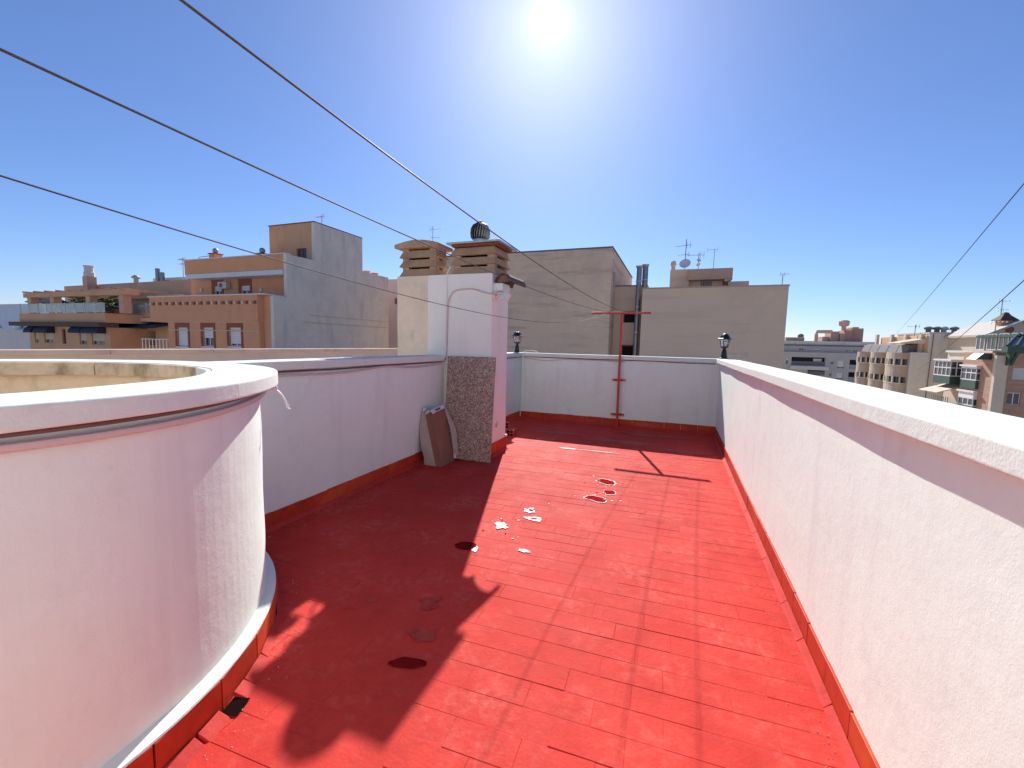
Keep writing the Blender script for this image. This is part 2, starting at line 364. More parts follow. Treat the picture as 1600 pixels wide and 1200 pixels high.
for r_ in rows:
    x = -5.0 + (0.5*TL if r_ % 2 else 0) + random.uniform(-0.03, 0.03)
    while x < 2.6:
        lg = random.choice((0, 0, 0, 2, 3, 2)) if random.random() < 0.75 else 0
        L_ = lg*TL if lg else TL
        cx, cy = x+L_/2, r_*TW
        px, py = cx*math.cos(TA)-cy*math.sin(TA), cx*math.sin(TA)+cy*math.cos(TA)
        x += L_
        if not (XL-L_/2 < px < XR-0.02+L_/2 and YB < py < YF-0.01): continue
        if (Vector((px, py))-RC).length < R_OUT-0.28: continue
        spots.append((px, py, lg))
spots.sort(key=lambda s: (0 if (s[1] > 0.75 and (s[0] > -2.4 or s[1] > 2.3)) else 1, math.hypot(s[0], s[1])))
rest = MB()
for i, (px, py, lg) in enumerate(spots):
    kk = 1 if lg == 3 else (0, 2)[i % 2]
    key = ('l', kk) if lg else ('s', i % 6)
    vf = longs[kk] if lg else variants[i % 6]
    dz = random.gauss(0, 0.0005); rz = TA+random.gauss(0, 0.003)
    tx, ty = random.gauss(0, 0.0035), random.gauss(0, 0.002)
    if random.random() < 0.10: tx += random.choice((-1, 1))*0.006
    # trim what would run under the walls
    mt_ = Matrix.Translation((px, py, dz)) @ Matrix.Rotation(rz, 4, 'Z') @ Matrix.Rotation(tx, 4, 'X') @ Matrix.Rotation(ty, 4, 'Y')
    if i < 300:
        o = link('floor_tile', shared(key, vf), floor); o.matrix_local = mt_
    else:
        rest.add([mt_ @ Vector(p) for p in vf[0]], vf[1])
rest.build('floor_tiles_beyond', 'floor', floor, kind='stuff')

# peeled and worn spots in the floor paint
def blob(cx, cy, rx, ry, rot, seed, n=22, rough=0.22, z=0.004, th=0.0012):
    rnd = random.Random(seed); ph = rnd.uniform(0, 50); out = []
    for k in range(n):
        a = 2*math.pi*k/n
        q = 1+rough*nz(math.cos(a)*1.3+ph, math.sin(a)*1.3, seed)*2+rough*nz(math.cos(a)*5+ph, math.sin(a)*5, seed)*0.8+rnd.uniform(-rough, rough)*0.22
        x, y = rx*q*math.cos(a), ry*q*math.sin(a)
        out.append((cx+x*math.cos(rot)-y*math.sin(rot), cy+x*math.sin(rot)+y*math.cos(rot), z))
    return MB().prism(out, (0, 0, th))
for k, (x, y, rx, ry, ro) in enumerate([(-0.685, 4.835, 0.125, 0.085, -0.5), (-0.585, 4.50, 0.065, 0.075, 0.1), (-0.68, 4.24, 0.135, 0.075, -0.15)]):
    rim = blob(x, y, rx*1.04, ry*1.05, ro, 11+k, 46, 0.3).build('peeled_edge', 'rim', floor)
    blob(x, y, rx*0.93, ry*0.90, ro, 11+k, 46, 0.3, z=0.0056).build('peeled_patch', 'patch', rim)
for k, (x, y, rx, ry, ro) in enumerate([(-1.19, 3.68, 0.040, 0.058, 0.2), (-1.10, 3.51, 0.085, 0.038, 0.05), (-1.31, 3.265, 0.062, 0.060, 0.9), (-0.985, 2.92, 0.045, 0.024, -0.2), (-1.335, 2.795, 0.020, 0.048, 0.1)]):
    o = blob(x, y, rx, ry, ro, 31+k, 38, 0.35).build('peeled_flake', 'rim', floor)
    if k < 2: blob(x+0.005, y, rx*0.45, ry*0.4, ro, 51+k, 14, 0.4, z=0.0056).build('bare_centre', 'patch', o)
for k, (x, y, rx, ry, ro) in enumerate([(-1.425, 2.815, 0.085, 0.065, 0.2), (-1.125, 1.632, 0.090, 0.034, 0.25)]):
    blob(x, y, rx, ry, ro, 61+k, 20, 0.15).build('worn_patch', 'patch_dark', floor)
for k, (x, y, rx, ry, ro) in enumerate([(-1.28, 2.10, 0.07, 0.06, 0.5), (-1.19, 1.83, 0.08, 0.05, -0.4), (-1.62, 1.98, 0.05, 0.02, 0.6)]):
    blob(x, y, rx, ry, ro, 71+k, 18, 0.5, th=0.0005).build('pale_scuff', 'scuff', floor)
for k in range(26):                            # small loose chips round the peeled spots
    bx_, by_ = random.choice(((-0.685, 4.835), (-0.585, 4.50), (-0.68, 4.24), (-1.19, 3.68), (-1.10, 3.51), (-1.31, 3.265), (-0.985, 2.92)))
    a_ = random.uniform(0, 6.28); d_ = random.uniform(0.10, 0.30); r_ = random.uniform(0.003, 0.009)
    blob(bx_+d_*math.cos(a_), by_+d_*math.sin(a_), r_*1.5, r_, a_, 200+k, 9, 0.4, z=0.003).build('paint_chip', 'rim' if k % 3 else 'patch', floor)
for k, (x, y, rx, ry, ro) in enumerate([(-1.75, 7.25, 0.42, 0.10, 0.15), (-0.75, 7.05, 0.50, 0.13, 0.05), (0.15, 6.75, 0.36, 0.09, -0.1), (-0.30, 7.75, 0.60, 0.12, 0.0), (-1.9, 6.65, 0.22, 0.07, 0.3)]):
    blob(x, y, rx, ry, ro, 301+k, 44, 0.45, z=0.0035, th=0.0004).build('damp_stain', 'damp', floor)
blob(-1.42, 6.19, 0.17, 0.022, 0.0, 81, 26, 0.4).build('peeled_strip', 'rim', floor)
blob(-0.98, 6.215, 0.30, 0.014, 0.05, 82, 30, 0.4).build('peeled_strip', 'rim', floor)

# ------------------------------------------------------------------ parapets
def skirting(parent, p0, p1, nrm, z1=0.142, w=0.29, seed=0, cove=True, gapped=()):
    """upright clay tiles along a straight wall foot with a sloping cove of painted mortar pieces."""
    rnd = random.Random(seed); a = Vector(p0); b = Vector(p1); L_ = (b-a).length; t = (b-a)/L_; nn = Vector(nrm)
    k = 0; x = 0.0
    while x < L_-0.02:
        e = min(x+w, L_); g = 0.0022
        th = 0.012+rnd.uniform(-0.001, 0.0015); dz = rnd.uniform(-0.004, 0.004)
        mb = MB()
        def fn(u, v, zz): q = a+t*u+nn*v; return (q.x, q.y, zz)
        mb.box(x+g, e-g, -0.004, th, 0.0, z1+dz, fn)
        o = fix(mb.build('skirting_tile', 'skirt', parent, bevel=0.0015))
        x = e; k += 1
    if cove:
        x = 0.0
        while x < L_-0.02:
            e = min(x+rnd.uniform(0.35, 0.6), L_); g = 0.0015; h = 0.030+rnd.uniform(-0.003, 0.004); d = 0.052+rnd.uniform(-0.004, 0.004)
            q = lambda u, v, zz: ((a+t*u+nn*v).x, (a+t*u+nn*v).y, zz)
            mb = MB().hexa([q(x+g, 0.0155, -0.003), q(e-g, 0.0155, -0.003), q(e-g, d, -0.003), q(x+g, d, -0.003)],
                           [q(x+g, 0.0155, h), q(e-g, 0.0155, h), q(e-g, d-0.014, 0.010), q(x+g, d-0.014, 0.010)])
            fix(mb.build('cove_strip', 'cove', parent, bevel=0.002)); x = e
def straight_wall(label, p0, p1, nrm, depth, over_in, over_out, seed, mw='white', wob=0.006, slabs=(), skirt_to=None, skirt_from=0.0, sk=True):
    a = Vector(p0); b = Vector(p1); L_ = (b-a).length; t = (b-a)/L_; nn = Vector(nrm)
    mid = (a+b)/2
    w = thing('parapet_wall', label, 'wall', (mid.x, mid.y, 0))
    n = int(L_/0.06)+1
    path = [tuple(a+t*(L_*i/n)) for i in range(n+1)]; nr = [tuple(nn)]*(n+1)
    zs = [i*(CB+0.02)/14 for i in range(15)]
    prof = [(0.0, z-0.03 if z == 0 else z) for z in zs]+[(-depth, z) for z in reversed(zs)]
    fix(loft(path, nr, prof, 0.0035, 1.6).build('wall_body', mw, w, smooth=False))
    cuts = [0.0]+list(slabs)+[L_]
    for c0, c1 in zip(cuts[:-1], cuts[1:]):
        m = max(2, int((c1-c0)/0.045)); g = 0.003 if len(cuts) > 2 else 0
        pth = [tuple(a+t*(c0+g+(c1-c0-2*g)*i/m)) for i in range(m+1)]
        fix(loft(pth, [tuple(nn)]*(m+1), rrect(-depth-over_out, over_in, CB, CT, 0.009), wob, 1.3).build('coping_slab', 'white_cop', w, smooth=True))
    if sk: skirting(w, a+t*skirt_from, a+t*(skirt_to if skirt_to else L_), nrm, seed=seed)
    return w
wall_right = straight_wall('long white parapet in sunlight running down the right side', (XR, YB), (XR, YF), (-1, 0), 0.20, 0.055, 0.055, 3, slabs=(6.25,), skirt_to=YF-YB-0.014)
wall_far = straight_wall('short white shaded parapet across the far end behind the red clothes post', (XR, YF), (XL, YF), (0, -1), 0.20, 0.035, 0.05, 5, wob=0.004, slabs=(1.9,))
wall_left = straight_wall('white shaded parapet on the left between the round wall and the chimney', (XL, 1.88), (XL, 5.2), (1, 0), 0.24, 0.035, 0.03, 9, wob=0.004, skirt_from=0.0)
wall_left2 = straight_wall('small piece of white parapet beyond the chimney below the smaller lantern', (XL-0.03, 5.77), (XL-0.03, YF+0.2), (1, 0), 0.24, 0.035, 0.03, 10, wob=0.004, skirt_to=YF-5.77-0.01)

# round parapet
rw = thing('round_parapet_wall', 'round white stairwell parapet with broad curved coping on the left', 'wall', (RC.x, RC.y, 0))
NS = 160
angs = [2*math.pi*k/NS for k in range(NS)]
circ = [(RC.x, RC.y)]*NS; nrs = [(math.cos(a), math.sin(a)) for a in angs]
zs = [-0.03]+[i*(CB+0.02)/16 for i in range(1, 17)]
fix(loft(circ, nrs, [(R_OUT, z) for z in zs]+[(R_OUT-0.06, zs[-1]), (R_OUT-0.06, zs[0])], 0.0045, 1.8, True).build('wall_body', 'white', rw, smooth=False))
fix(loft(circ, nrs, [(R_OUT-0.062, CB-0.002), (R_IN, CB-0.002), (R_IN, -2.4), (R_OUT-0.062, -2.4)], 0.003, 2, True).build('inner_wall', 'inner', rw))
def arc_loft(a0, a1, prof, amp, sc, n=None):
    n = n or max(2, int(abs(a1-a0)/R(2.2)))
    aa = [a0+(a1-a0)*k/n for k in range(n+1)]
    return loft([(RC.x, RC.y)]*(n+1), [(math.cos(a), math.sin(a)) for a in aa], prof, amp, sc)
# curved coping slabs, painted on top and outside, bare and mouldy on the inner edge
bounds = [R(d) for d in (24, 74, 118, 158, 203, 250, 296, 340, 384)]
for a0, a1 in zip(bounds[:-1], bounds[1:]):
    s_ = fix(arc_loft(a0+0.0007, a1-0.0007, rrect(1.175, 1.490, CB+0.004, CT, 0.008, 8), 0.004, 2.5).build('coping_slab', 'white_cop', rw, smooth=True))
    inner_m = 'white_cop' if a0 < R(60) else 'inner_cop'
    fix(arc_loft(a0+0.003, a1-0.003, [(1.150, CB-0.012), (1.172, CB-0.012), (1.172, CT-0.004), (1.150, CT-0.006)], 0.003, 4).build('inner_edge', inner_m, s_))
MB().lathe([(R_IN+0.02, -2.6), (R_IN+0.02, -2.4)], (RC.x, RC.y, 0), 48).build('well_floor', 'paving', rw)
# ledge and skirting tiles round the foot
fix(arc_loft(R(-60), R(92), [(R_OUT-0.01, 0.1425), (R_OUT+0.050, 0.1425), (R_OUT+0.047, 0.150), (R_OUT+0.012, 0.162), (R_OUT-0.01, 0.17)], 0.0015, 5).build('plaster_ledge', 'white_cop', rw))
a = R(-60); k = 0
while a < R(92):
    e = a+0.195+random.uniform(-0.012, 0.012)
    pa, pb = [RC+Vector((math.cos(q), math.sin(q)))*(R_OUT+0.055) for q in (a+0.003, e-0.003)]
    ia, ib = [RC+Vector((math.cos(q), math.sin(q)))*(R_OUT+0.030) for q in (a+0.003, e-0.003)]
    h = 0.1405+random.uniform(-0.0015, 0.0005)
    fix(MB().hexa([(*p, 0.0) for p in (ia, ib, pb, pa)], [(*p, h) for p in (ia, ib, pb, pa)]).build('skirting_tile', 'skirt', rw, bevel=0.0015))
    a = e
# cove of broken mortar pieces with an open drain hole
def cove_piece(d0, d1, ro=0.115, h=0.055):
    pts = []
    ra = R_OUT+0.058
    for q in (d0, d1): pts.append((Vector((math.cos(R(q)), math.sin(R(q)))), q))
    (u0, _), (u1, _) = pts
    b_ = [(*(RC+u0*ra), -0.003), (*(RC+u1*ra), -0.003), (*(RC+u1*(R_OUT+ro)), -0.003), (*(RC+u0*(R_OUT+ro)), -0.003)]
    t_ = [(*(RC+u0*ra), h), (*(RC+u1*ra), h), (*(RC+u1*(R_OUT+ro-0.020)), 0.010), (*(RC+u0*(R_OUT+ro-0.020)), 0.010)]
    fix(MB().hexa(b_, t_).build('cove_strip', 'cove', rw, bevel=0.003))
for d0, d1, ro, h in ((-60, -40, .11, .04), (-39.8, -20, .12, .05), (-19.7, -6, .12, .05), (-5.6, 6.5, .125, .05), (6.8, 13.5, .125, .06), (14, 18.2, .13, .062), (21.8, 24.6, .135, .062), (24.9, 31, .12, .055), (31.4, 44, .11, .05), (44.5, 60, .10, .045), (60.4, 76, .10, .04), (76.4, 92, .09, .04)):
    cove_piece(d0, d1, ro-0.016, h*0.5)
hd = [Vector((math.cos(R(q)), math.sin(R(q)))) for q in (18.3, 21.7)]
MB().add([(*(RC+hd[0]*(R_OUT+0.06)), 0.008), (*(RC+hd[1]*(R_OUT+0.06)), 0.008), (*(RC+hd[1]*(R_OUT+0.13)), 0.006), (*(RC+hd[0]*(R_OUT+0.13)), 0.006)], [(0, 1, 2, 3)]).build('drain_hole', 'hole', rw)

# grit and dust crumbs gathered along the wall feet
gm = MB(); rg = random.Random(5)
for k in range(420):
    w_ = rg.random()
    if w_ < 0.45: x, y = XR-0.07-abs(rg.gauss(0, 0.05)), rg.uniform(0.6, 8.3)
    elif w_ < 0.7: x, y = XL+0.07+abs(rg.gauss(0, 0.06)), rg.uniform(2.2, 5.0)
    elif w_ < 0.85: x, y = rg.uniform(-2.9, 0.6), YF-0.08-abs(rg.gauss(0, 0.06))
    else:
        a_ = R(rg.uniform(-5, 60)); q = R_OUT+0.12+abs(rg.gauss(0, 0.05)); x, y = RC.x+q*math.cos(a_), RC.y+q*math.sin(a_)
    r_ = rg.uniform(0.0012, 0.0038); z_ = 0.0005
    p_ = [(x+r_*math.cos(t+rg.uniform(-.4, .4)), y+r_*math.sin(t), z_) for t in (0, 1.6, 3.1, 4.7)]
    gm.hexa(p_, [(a_[0]*.4+x*.6, a_[1]*.4+y*.6, z_+r_*1.2) for a_ in p_])
go = gm.build('grit', 'grit', kind='stuff'); tag(go, 'pale grit and crumbs scattered along the wall feet', 'grit')

# neighbour's parapet
npw = thing('low_parapet_wall', 'weathered pink parapet with flat coping beyond the round wall', 'wall', (-7.12, 5, 0))
fix(loft([(-7.0, y*0.5) for y in range(-4, 31)], [(1, 0)]*35, [(0, -0.05), (0, 0.5), (0, 1.0), (0, 1.286), (-0.22, 1.286), (-0.22, -0.05)], 0.004, 1).build('wall_body', 'pinkwall', npw))
y = -2.0
while y < 14.9:
    e = min(15.0, y+random.uniform(1.1, 1.6)); m_ = 8
    fix(loft([(-7.0, y+0.003+(e-y-0.006)*i/m_) for i in range(m_+1)], [(1, 0)]*(m_+1), rrect(-0.26, 0.045, 1.287, 1.348, 0.008), 0.004, 1.5).build('coping_slab', 'pinkcop', npw, smooth=True)); y = e

# unseen stair house wall, assumed; set close to bounce sun onto shaded faces
bh = thing('assumed_bounce_wall', 'unseen white wall assumed behind the camera, bouncing sunlight onto the shaded faces', 'wall', (-1.1, YB, 0))
MB().box(-5.2, XR+0.2, YB-0.25, YB+0.002, -0.02, 3.05).build('wall_body', 'white', bh)
MB().box(-5.26, XR+0.26, YB-0.3, YB+0.05, 3.052, 3.13).build('coping_slab', 'white_cop', bh)

# ------------------------------------------------------------------ chimney
CX0, CX1, CY0, CY1, CZ = -3.77, -2.29, 5.2, 5.77, 2.46
ch = thing('chimney_stack', 'wide white and beige chimney with two slatted cowls and a turbine vent', 'chimney', ((CX0+CX1)/2, (CY0+CY1)/2, 0))
def gridbox(x0, x1, y0, y1, z0, z1, n=(14, 6, 24), amp=0.004, s=2.0):
    mb = MB()
    def face(p, du, dv, nu, nv):
        o = [Vector(p)+Vector(du)*(i/nu)+Vector(dv)*(j/nv) for j in range(nv+1) for i in range(nu+1)]
        o = [q+Vector((nz(q.x, q.y, q.z, s), nz(q.x+5, q.y, q.z, s), 0))*amp for q in o]
        mb.add(o, [(j*(nu+1)+i, j*(nu+1)+i+1, (j+1)*(nu+1)+i+1, (j+1)*(nu+1)+i) for j in range(nv) for i in range(nu)])
    X, Y, Z = x1-x0, y1-y0, z1-z0
    face((x0, y0, z0), (X, 0, 0), (0, 0, Z), n[0], n[2]); face((x1, y1, z0), (-X, 0, 0), (0, 0, Z), n[0], n[2])
    face((x1, y0, z0), (0, Y, 0), (0, 0, Z), n[1], n[2]); face((x0, y1, z0), (0, -Y, 0), (0, 0, Z), n[1], n[2])
    face((x0, y0, z1), (X, 0, 0), (0, Y, 0), n[0], n[1])
    return mb
gridbox(-3.262, CX1, CY0, CY1, -0.03, CZ).build('white_shaft', 'white_warm', ch)
gridbox(CX0, -3.262, CY0+0.004, CY1, -0.03, CZ-0.002, (6, 6, 24)).build('beige_shaft', 'beige', ch)
skirting(ch, (CX1, CY0-0.02), (CX1, CY1+0.02), (1, 0), z1=0.18, seed=21, w=0.26)
MB().box(CX1-0.02, CX1+0.016, CY1+0.0, CY1+0.034, 0.0, 0.182).build('skirting_tile', 'skirt', ch, bevel=0.002)
MB().box(CX1-0.03, CX1+0.022, CY1-0.03, CY1+0.04, 0.184, 0.215).build('mortar_cap', 'white_cop', ch, bevel=0.006)
def cowl(x0, x1, y0, y1, z, n, cap):
    c = MB()
    o = None
    ring_h, gap, fl = 0.105, 0.022, 0.035
    first = None
    for k in range(n):
        zb = z+k*(ring_h+gap); zt = zb+ring_h
        i_, e_ = 0.03, 0.03-fl
        bq = [(x0+e_, y0+e_), (x1-e_, y0+e_), (x1-e_, y1-e_), (x0+e_, y1-e_)]
        tq = [(x0+i_+0.015, y0+i_+0.015), (x1-i_-0.015, y0+i_+0.015), (x1-i_-0.015, y1-i_-0.015), (x0+i_+0.015, y1-i_-0.015)]
        b2 = [(x0+0.06, y0+0.06), (x1-0.06, y0+0.06), (x1-0.06, y1-0.06), (x0+0.06, y1-0.06)]
        t2 = [(x0+0.09, y0+0.09), (x1-0.09, y0+0.09), (x1-0.09, y1-0.09), (x0+0.09, y1-0.09)]
        jit = lambda p, zz: (p[0]+random.uniform(-.004, .004), p[1]+random.uniform(-.004, .004), zz+random.uniform(-.004, .004))
        v = [jit(p, zb) for p in bq]+[jit(p, zt) for p in tq]+[(*p, zt) for p in t2]+[(*p, zb) for p in b2]
        f = []
        for a_, b_ in ((0, 4), (4, 8), (8, 12), (12, 0)):
            for q in range(4): f.append((a_+q, a_+(q+1) % 4, b_+(q+1) % 4, b_+q))
        o = fix(MB().add(v, f).build('louvre_ring', 'cowl', ch, bevel=0.004))
        if k < n-1 or cap:
            for sx, sy in ((0, 0), (1, 0), (1, 1), (0, 1)):
                ax = x0+0.035 if not sx else x1-0.035-0.10; ay = y0+0.035 if not sy else y1-0.035-0.09
                MB().box(ax, ax+0.10, ay, ay+0.09, zt-0.02, zt+gap+0.02).build('corner_block', 'cowl', o)
    MB().box(x0+0.10, x1-0.10, y0+0.10, y1-0.10, z, z+n*(ring_h+gap)-0.01).build('slot_shade', 'hole', ch)  # black box painting the shade behind the louvre slots
    return z+n*(ring_h+gap)
zt1 = cowl(-3.74, -3.13, 5.21, 5.56, CZ+0.002, 3, True)
# slightly arched cap on the left cowl
m_ = 10; vs = []
for yy in (5.165, 5.60):
    for i in range(m_+1):
        t = i/m_; x = -3.795+0.70*t
        vs.append((x, yy, zt1+0.0)); vs.append((x, yy, zt1+0.052+0.052*math.sin(math.pi*t)))
n_ = 2*(m_+1); fs = []
for i in range(m_):
    p = 2*i; fs += [(p, p+2, p+3, p+1), (n_+p, n_+p+1, n_+p+3, n_+p+2), (p+1, p+3, n_+p+3, n_+p+1), (p, n_+p, n_+p+2, p+2)]
fs += [(0, 1, n_+1, n_), (2*m_, n_+2*m_, n_+2*m_+1, 2*m_+1)]
fix(MB().add(vs, fs).build('cowl_cap', 'cowl', ch, bevel=0.008))
zt2 = cowl(-2.93, -2.26, 5.23, 5.76, CZ+0.0, 3, False)
MB().box(-2.91, -2.25, 5.22, 5.77, zt2-0.016, zt2+0.012).build('mortar_bed', 'rust', ch, bevel=0.004)
sh = MB().box(-2.965, -2.19, 5.165, 5.84, zt2+0.013, zt2+0.036).build('metal_cover', 'galv', ch, bevel=0.003)
for x in (-2.93, -2.88, -2.35, -2.28, -2.22):
    MB().lathe([(0.009, 0), (0.009, 0.004), (0.004, 0.007)], (0, 0, 0), 8).build('rivet', 'steel', sh).matrix_local = Matrix.Translation((x, 5.163, zt2+0.025)) @ Matrix.Rotation(R(90), 4, 'X')
# turbine ventilator
tcx, tcy, tz = -2.60, 5.46, zt2+0.037
tv = MB().lathe([(0.125, 0), (0.125, 0.012), (0.095, 0.014), (0.095, 0.075), (0.10, 0.078)], (tcx, tcy, tz), 28).build('turbine_neck', 'galv', ch, smooth=False)
tb_z = tz+0.075
shade_core = MB().lathe([(0.085, 0), (0.10, 0.05), (0.102, 0.12), (0.085, 0.19), (0.05, 0.215)], (tcx, tcy, tb_z), 24).build('turbine_shade', 'hole', tv, smooth=True)  # black filling that paints the shade between the vanes
NF = 22
for k in range(NF):
    v = []
    prof = [(0.098, 0.0), (0.126, 0.03), (0.134, 0.085), (0.128, 0.145), (0.100, 0.198), (0.045, 0.228)]
    for i, (r_, z_) in enumerate(prof):
        tw = 0.34*(i/5)**1.2; a0_ = 2*math.pi*k/NF+tw
        w_ = 0.19
        v.append((tcx+(r_-0.012)*math.cos(a0_), tcy+(r_-0.012)*math.sin(a0_), tb_z+z_))
        v.append((tcx+(r_+0.004)*math.cos(a0_+w_), tcy+(r_+0.004)*math.sin(a0_+w_), tb_z+z_))
    f = [(2*i, 2*i+1, 2*i+3, 2*i+2) for i in range(5)]
    MB().add(v, f).build('turbine_vane', 'turb', tv, smooth=True).modifiers.new('thickness', 'SOLIDIFY').thickness = 0.002
MB().lathe([(0.055, 0.222), (0.05, 0.236), (0.012, 0.242), (0.010, 0.258), (0.002, 0.262)], (tcx, tcy, tb_z), 20).build('turbine_cap', 'turb', tv)

# half-round clay tile sheltering the floodlight on the chimney side
hc = thing('clay_roof_tile', 'half-round clay tile mortared to the chimney above the floodlight', 'roof tile', (-2.29, 5.42, 2.30))
v = []; m_ = 14
A0, A1 = Vector((-2.155, 5.20, 2.345)), Vector((-2.075, 5.62, 2.315))
ax = (A1-A0).normalized(); sd = ax.cross(Vector((0, 0, 1))).normalized(); uu = sd.cross(ax)
for rr in (0.112, 0.095):
    for P_ in (A0, A1):
        for i in range(m_+1):
            a_ = math.pi*i/m_; v.append(P_+sd*rr*math.cos(a_)+uu*rr*math.sin(a_))
n_ = m_+1; f = []
for i in range(m_):
    f += [(i, i+1, n_+i+1, n_+i), (2*n_+i, 3*n_+i, 3*n_+i+1, 2*n_+i+1), (i, 2*n_+i, 2*n_+i+1, i+1), (n_+i, n_+i+1, 3*n_+i+1, 3*n_+i)]
f += [(0, n_, 3*n_, 2*n_), (m_, 2*n_+m_, 3*n_+m_, n_+m_)]
fix(MB().add(v, f).build('tile_shell', 'clay_dark', hc, smooth=False))
MB().add([A0+sd*0.094*math.cos(math.pi*i/8)+uu*0.094*math.sin(math.pi*i/8)+ax*0.035 for i in range(9)], [tuple(range(9))]).build('mortar_fill', 'clay', hc)
MB().box(-2.292, -2.16, 5.235, 5.50, 2.235, 2.335).build('mortar_bracket', 'white', hc, bevel=0.01)

fl = thing('floodlight', 'small white floodlight on a bracket at the chimney corner', 'floodlight', (-2.29, 5.40, 2.2))
MB().lathe([(0.045, 0), (0.045, 0.02), (0.03, 0.025)], (0, 0, 0), 16).build('wall_plate', 'plastic', fl).matrix_parent_inverse = Matrix.Translation((0, -0.14, -0.02)) @ Matrix.Rotation(R(90), 4, 'Y')
MB().tube([(-2.27, 5.29, 2.19), (-2.22, 5.28, 2.215), (-2.18, 5.27, 2.20), (-2.14, 5.26, 2.18)], 0.017, 8).build('arm', 'plastic', fl, smooth=True)
MB().tube([(-2.25, 5.33, 2.12), (-2.20, 5.33, 2.14), (-2.16, 5.29, 2.17)], 0.015, 8).build('bracket', 'plastic', fl, smooth=True)
MF = Matrix.Translation((-2.115, 5.25, 2.165)) @ Matrix.Rotation(R(28), 4, 'Y') @ Matrix.Rotation(R(-25), 4, 'Z')
def fm(*p): return tuple(MF @ Vector(p))
bd = MB().box(-0.055, 0.055, -0.03, 0.04, -0.055, 0.055, lambda x, y, z: fm(x*(0.8 if y > 0 else 1), y, z*(0.8 if y > 0 else 1))).build('lamp_body', 'plastic', fl, bevel=0.006)
MB().box(-0.042, 0.042, -0.034, -0.031, -0.042, 0.042, fm).build('lamp_glass', 'shutter', bd)
MB().tube([(-2.26, 5.24, 2.32), (-2.25, 5.23, 2.26), (-2.26, 5.24, 2.20)], 0.008, 6).build('strap', 'plastic', fl, smooth=True)

def cable(name, label, pts, r, m, parent=None, sub=6, cat='cable'):
    P_ = [Vector(p) for p in pts]; out = []
    for i in range(len(P_)-1):
        a_, b_, c_, d_ = P_[max(i-1, 0)], P_[i], P_[i+1], P_[min(i+2, len(P_)-1)]
        for k in range(sub):
            t = k/sub
            out.append(0.5*((2*b_)+(c_-a_)*t+(2*a_-5*b_+4*c_-d_)*t*t+(3*b_-a_-3*c_+d_)*t**3))
    out.append(P_[-1])
    o = MB().tube(out, r, 6).build(name, m, parent, smooth=True)
    if label: tag(o, label, cat)
    return o
yf_ = CY0-0.012
cable('power_cable', 'cable looping across the chimney front up to the floodlight', [(-2.965, yf_-0.0, 1.30), (-2.955, yf_, 1.42), (-2.945, yf_, 1.9), (-2.93, yf_, 2.10), (-2.86, yf_, 2.22), (-2.74, yf_, 2.255), (-2.55, yf_, 2.255), (-2.42, yf_, 2.215), (-2.30, yf_, 2.19), (-2.262, yf_+0.02, 2.185), (-2.262, 5.28, 2.185)], 0.011, 'cable')
cable('aerial_cable', 'thin straight cable running up the chimney to its cowls', [(-2.97, yf_-0.004, 1.36), (-2.962, yf_, 1.9), (-2.952, yf_, 2.43), (-2.94, yf_-0.01, 2.485), (-2.89, 5.17, 2.56)], 0.006, 'cable_white')
# junction box and rust mark on the chimney side
jb = MB().box(CX1+0.005, CX1+0.03, 5.29, 5.345, 1.10, 1.20).build('junction_box', 'plastic', bevel=0.006)
tag(jb, 'small white electric box on the chimney side beside the speckled board', 'electric box')
jb2 = thing('pipe_stub', 'rusty ringed pipe stub low on the chimney side', 'pipe', (CX1, 5.45, 0.43))
MB().lathe([(0.04, 0), (0.04, 0.012), (0.028, 0.014), (0.028, 0.006)], (0, 0, 0), 18).build('ring', 'white_cop', jb2).matrix_parent_inverse = Matrix.Rotation(R(90), 4, 'Y')
MB().box(CX1+0.004, CX1+0.007, 5.40, 5.425, 0.38, 0.44).build('rust_run', 'redmark', jb2)

# ------------------------------------------------------------------ clothes post and lines
cp = thing('clothes_post', 'red painted steel clothes-line post with crossbar bolted to the far wall', 'post', (-1.0, 8.36, 0))
PX, PY = -1.0, 8.365
MB().box(PX-0.02, PX+0.02, PY-0.02, PY+0.02, 0.0, 2.15).build('post', 'redmetal', cp, bevel=0.003)
MB().box(-1.575, -0.475, PY-0.02, PY+0.02, 2.152, 2.192).build('crossbar', 'redmetal', cp, bevel=0.003)
MB().hexa([(PX-0.045, PY-0.045, 0.002), (PX+0.045, PY-0.045, 0.002), (PX+0.045, PY+0.04, 0.002), (PX-0.045, PY+0.04, 0.002)], [(PX-0.026, PY-0.026, 0.10), (PX+0.026, PY-0.026, 0.10), (PX+0.026, PY+0.026, 0.10), (PX-0.026, PY+0.026, 0.10)]).build('base_collar', 'cove', cp, bevel=0.004)
for z in (0.90, 0.23):
    b_ = MB().box(PX-0.125, PX+0.125, PY+0.021, PY+0.036, z-0.022, z+0.022).build('wall_bracket', 'redmetal', cp, bevel=0.002)
    MB().box(PX-0.03, PX+0.03, PY-0.025, PY+0.0205, z-0.02, z+0.02).build('clamp', 'redmetal', b_)
    for s_ in (-0.1, 0.1):
        MB().lathe([(0.010, 0), (0.010, 0.006), (0.005, 0.008)], (0, 0, 0), 8).build('bolt', 'steel', b_).matrix_local = Matrix.Translation((PX+s_, PY+0.020, z)) @ Matrix.Rotation(R(90), 4, 'X')
    for s_ in (-0.1, 0.1):
        MB().box(PX+s_-0.006, PX+s_+0.006, PY+0.025, YF-0.0, z-0.006, z+0.006).build('stud', 'steel', b_)
def lag(pts, y):
    s_ = 0
    for i, (a_, b_) in enumerate(pts):
        t = b_
        for j, (c_, _) in enumerate(pts):
            if i != j: t *= (y-c_)/(a_-c_)
        s_ += t
    return s_
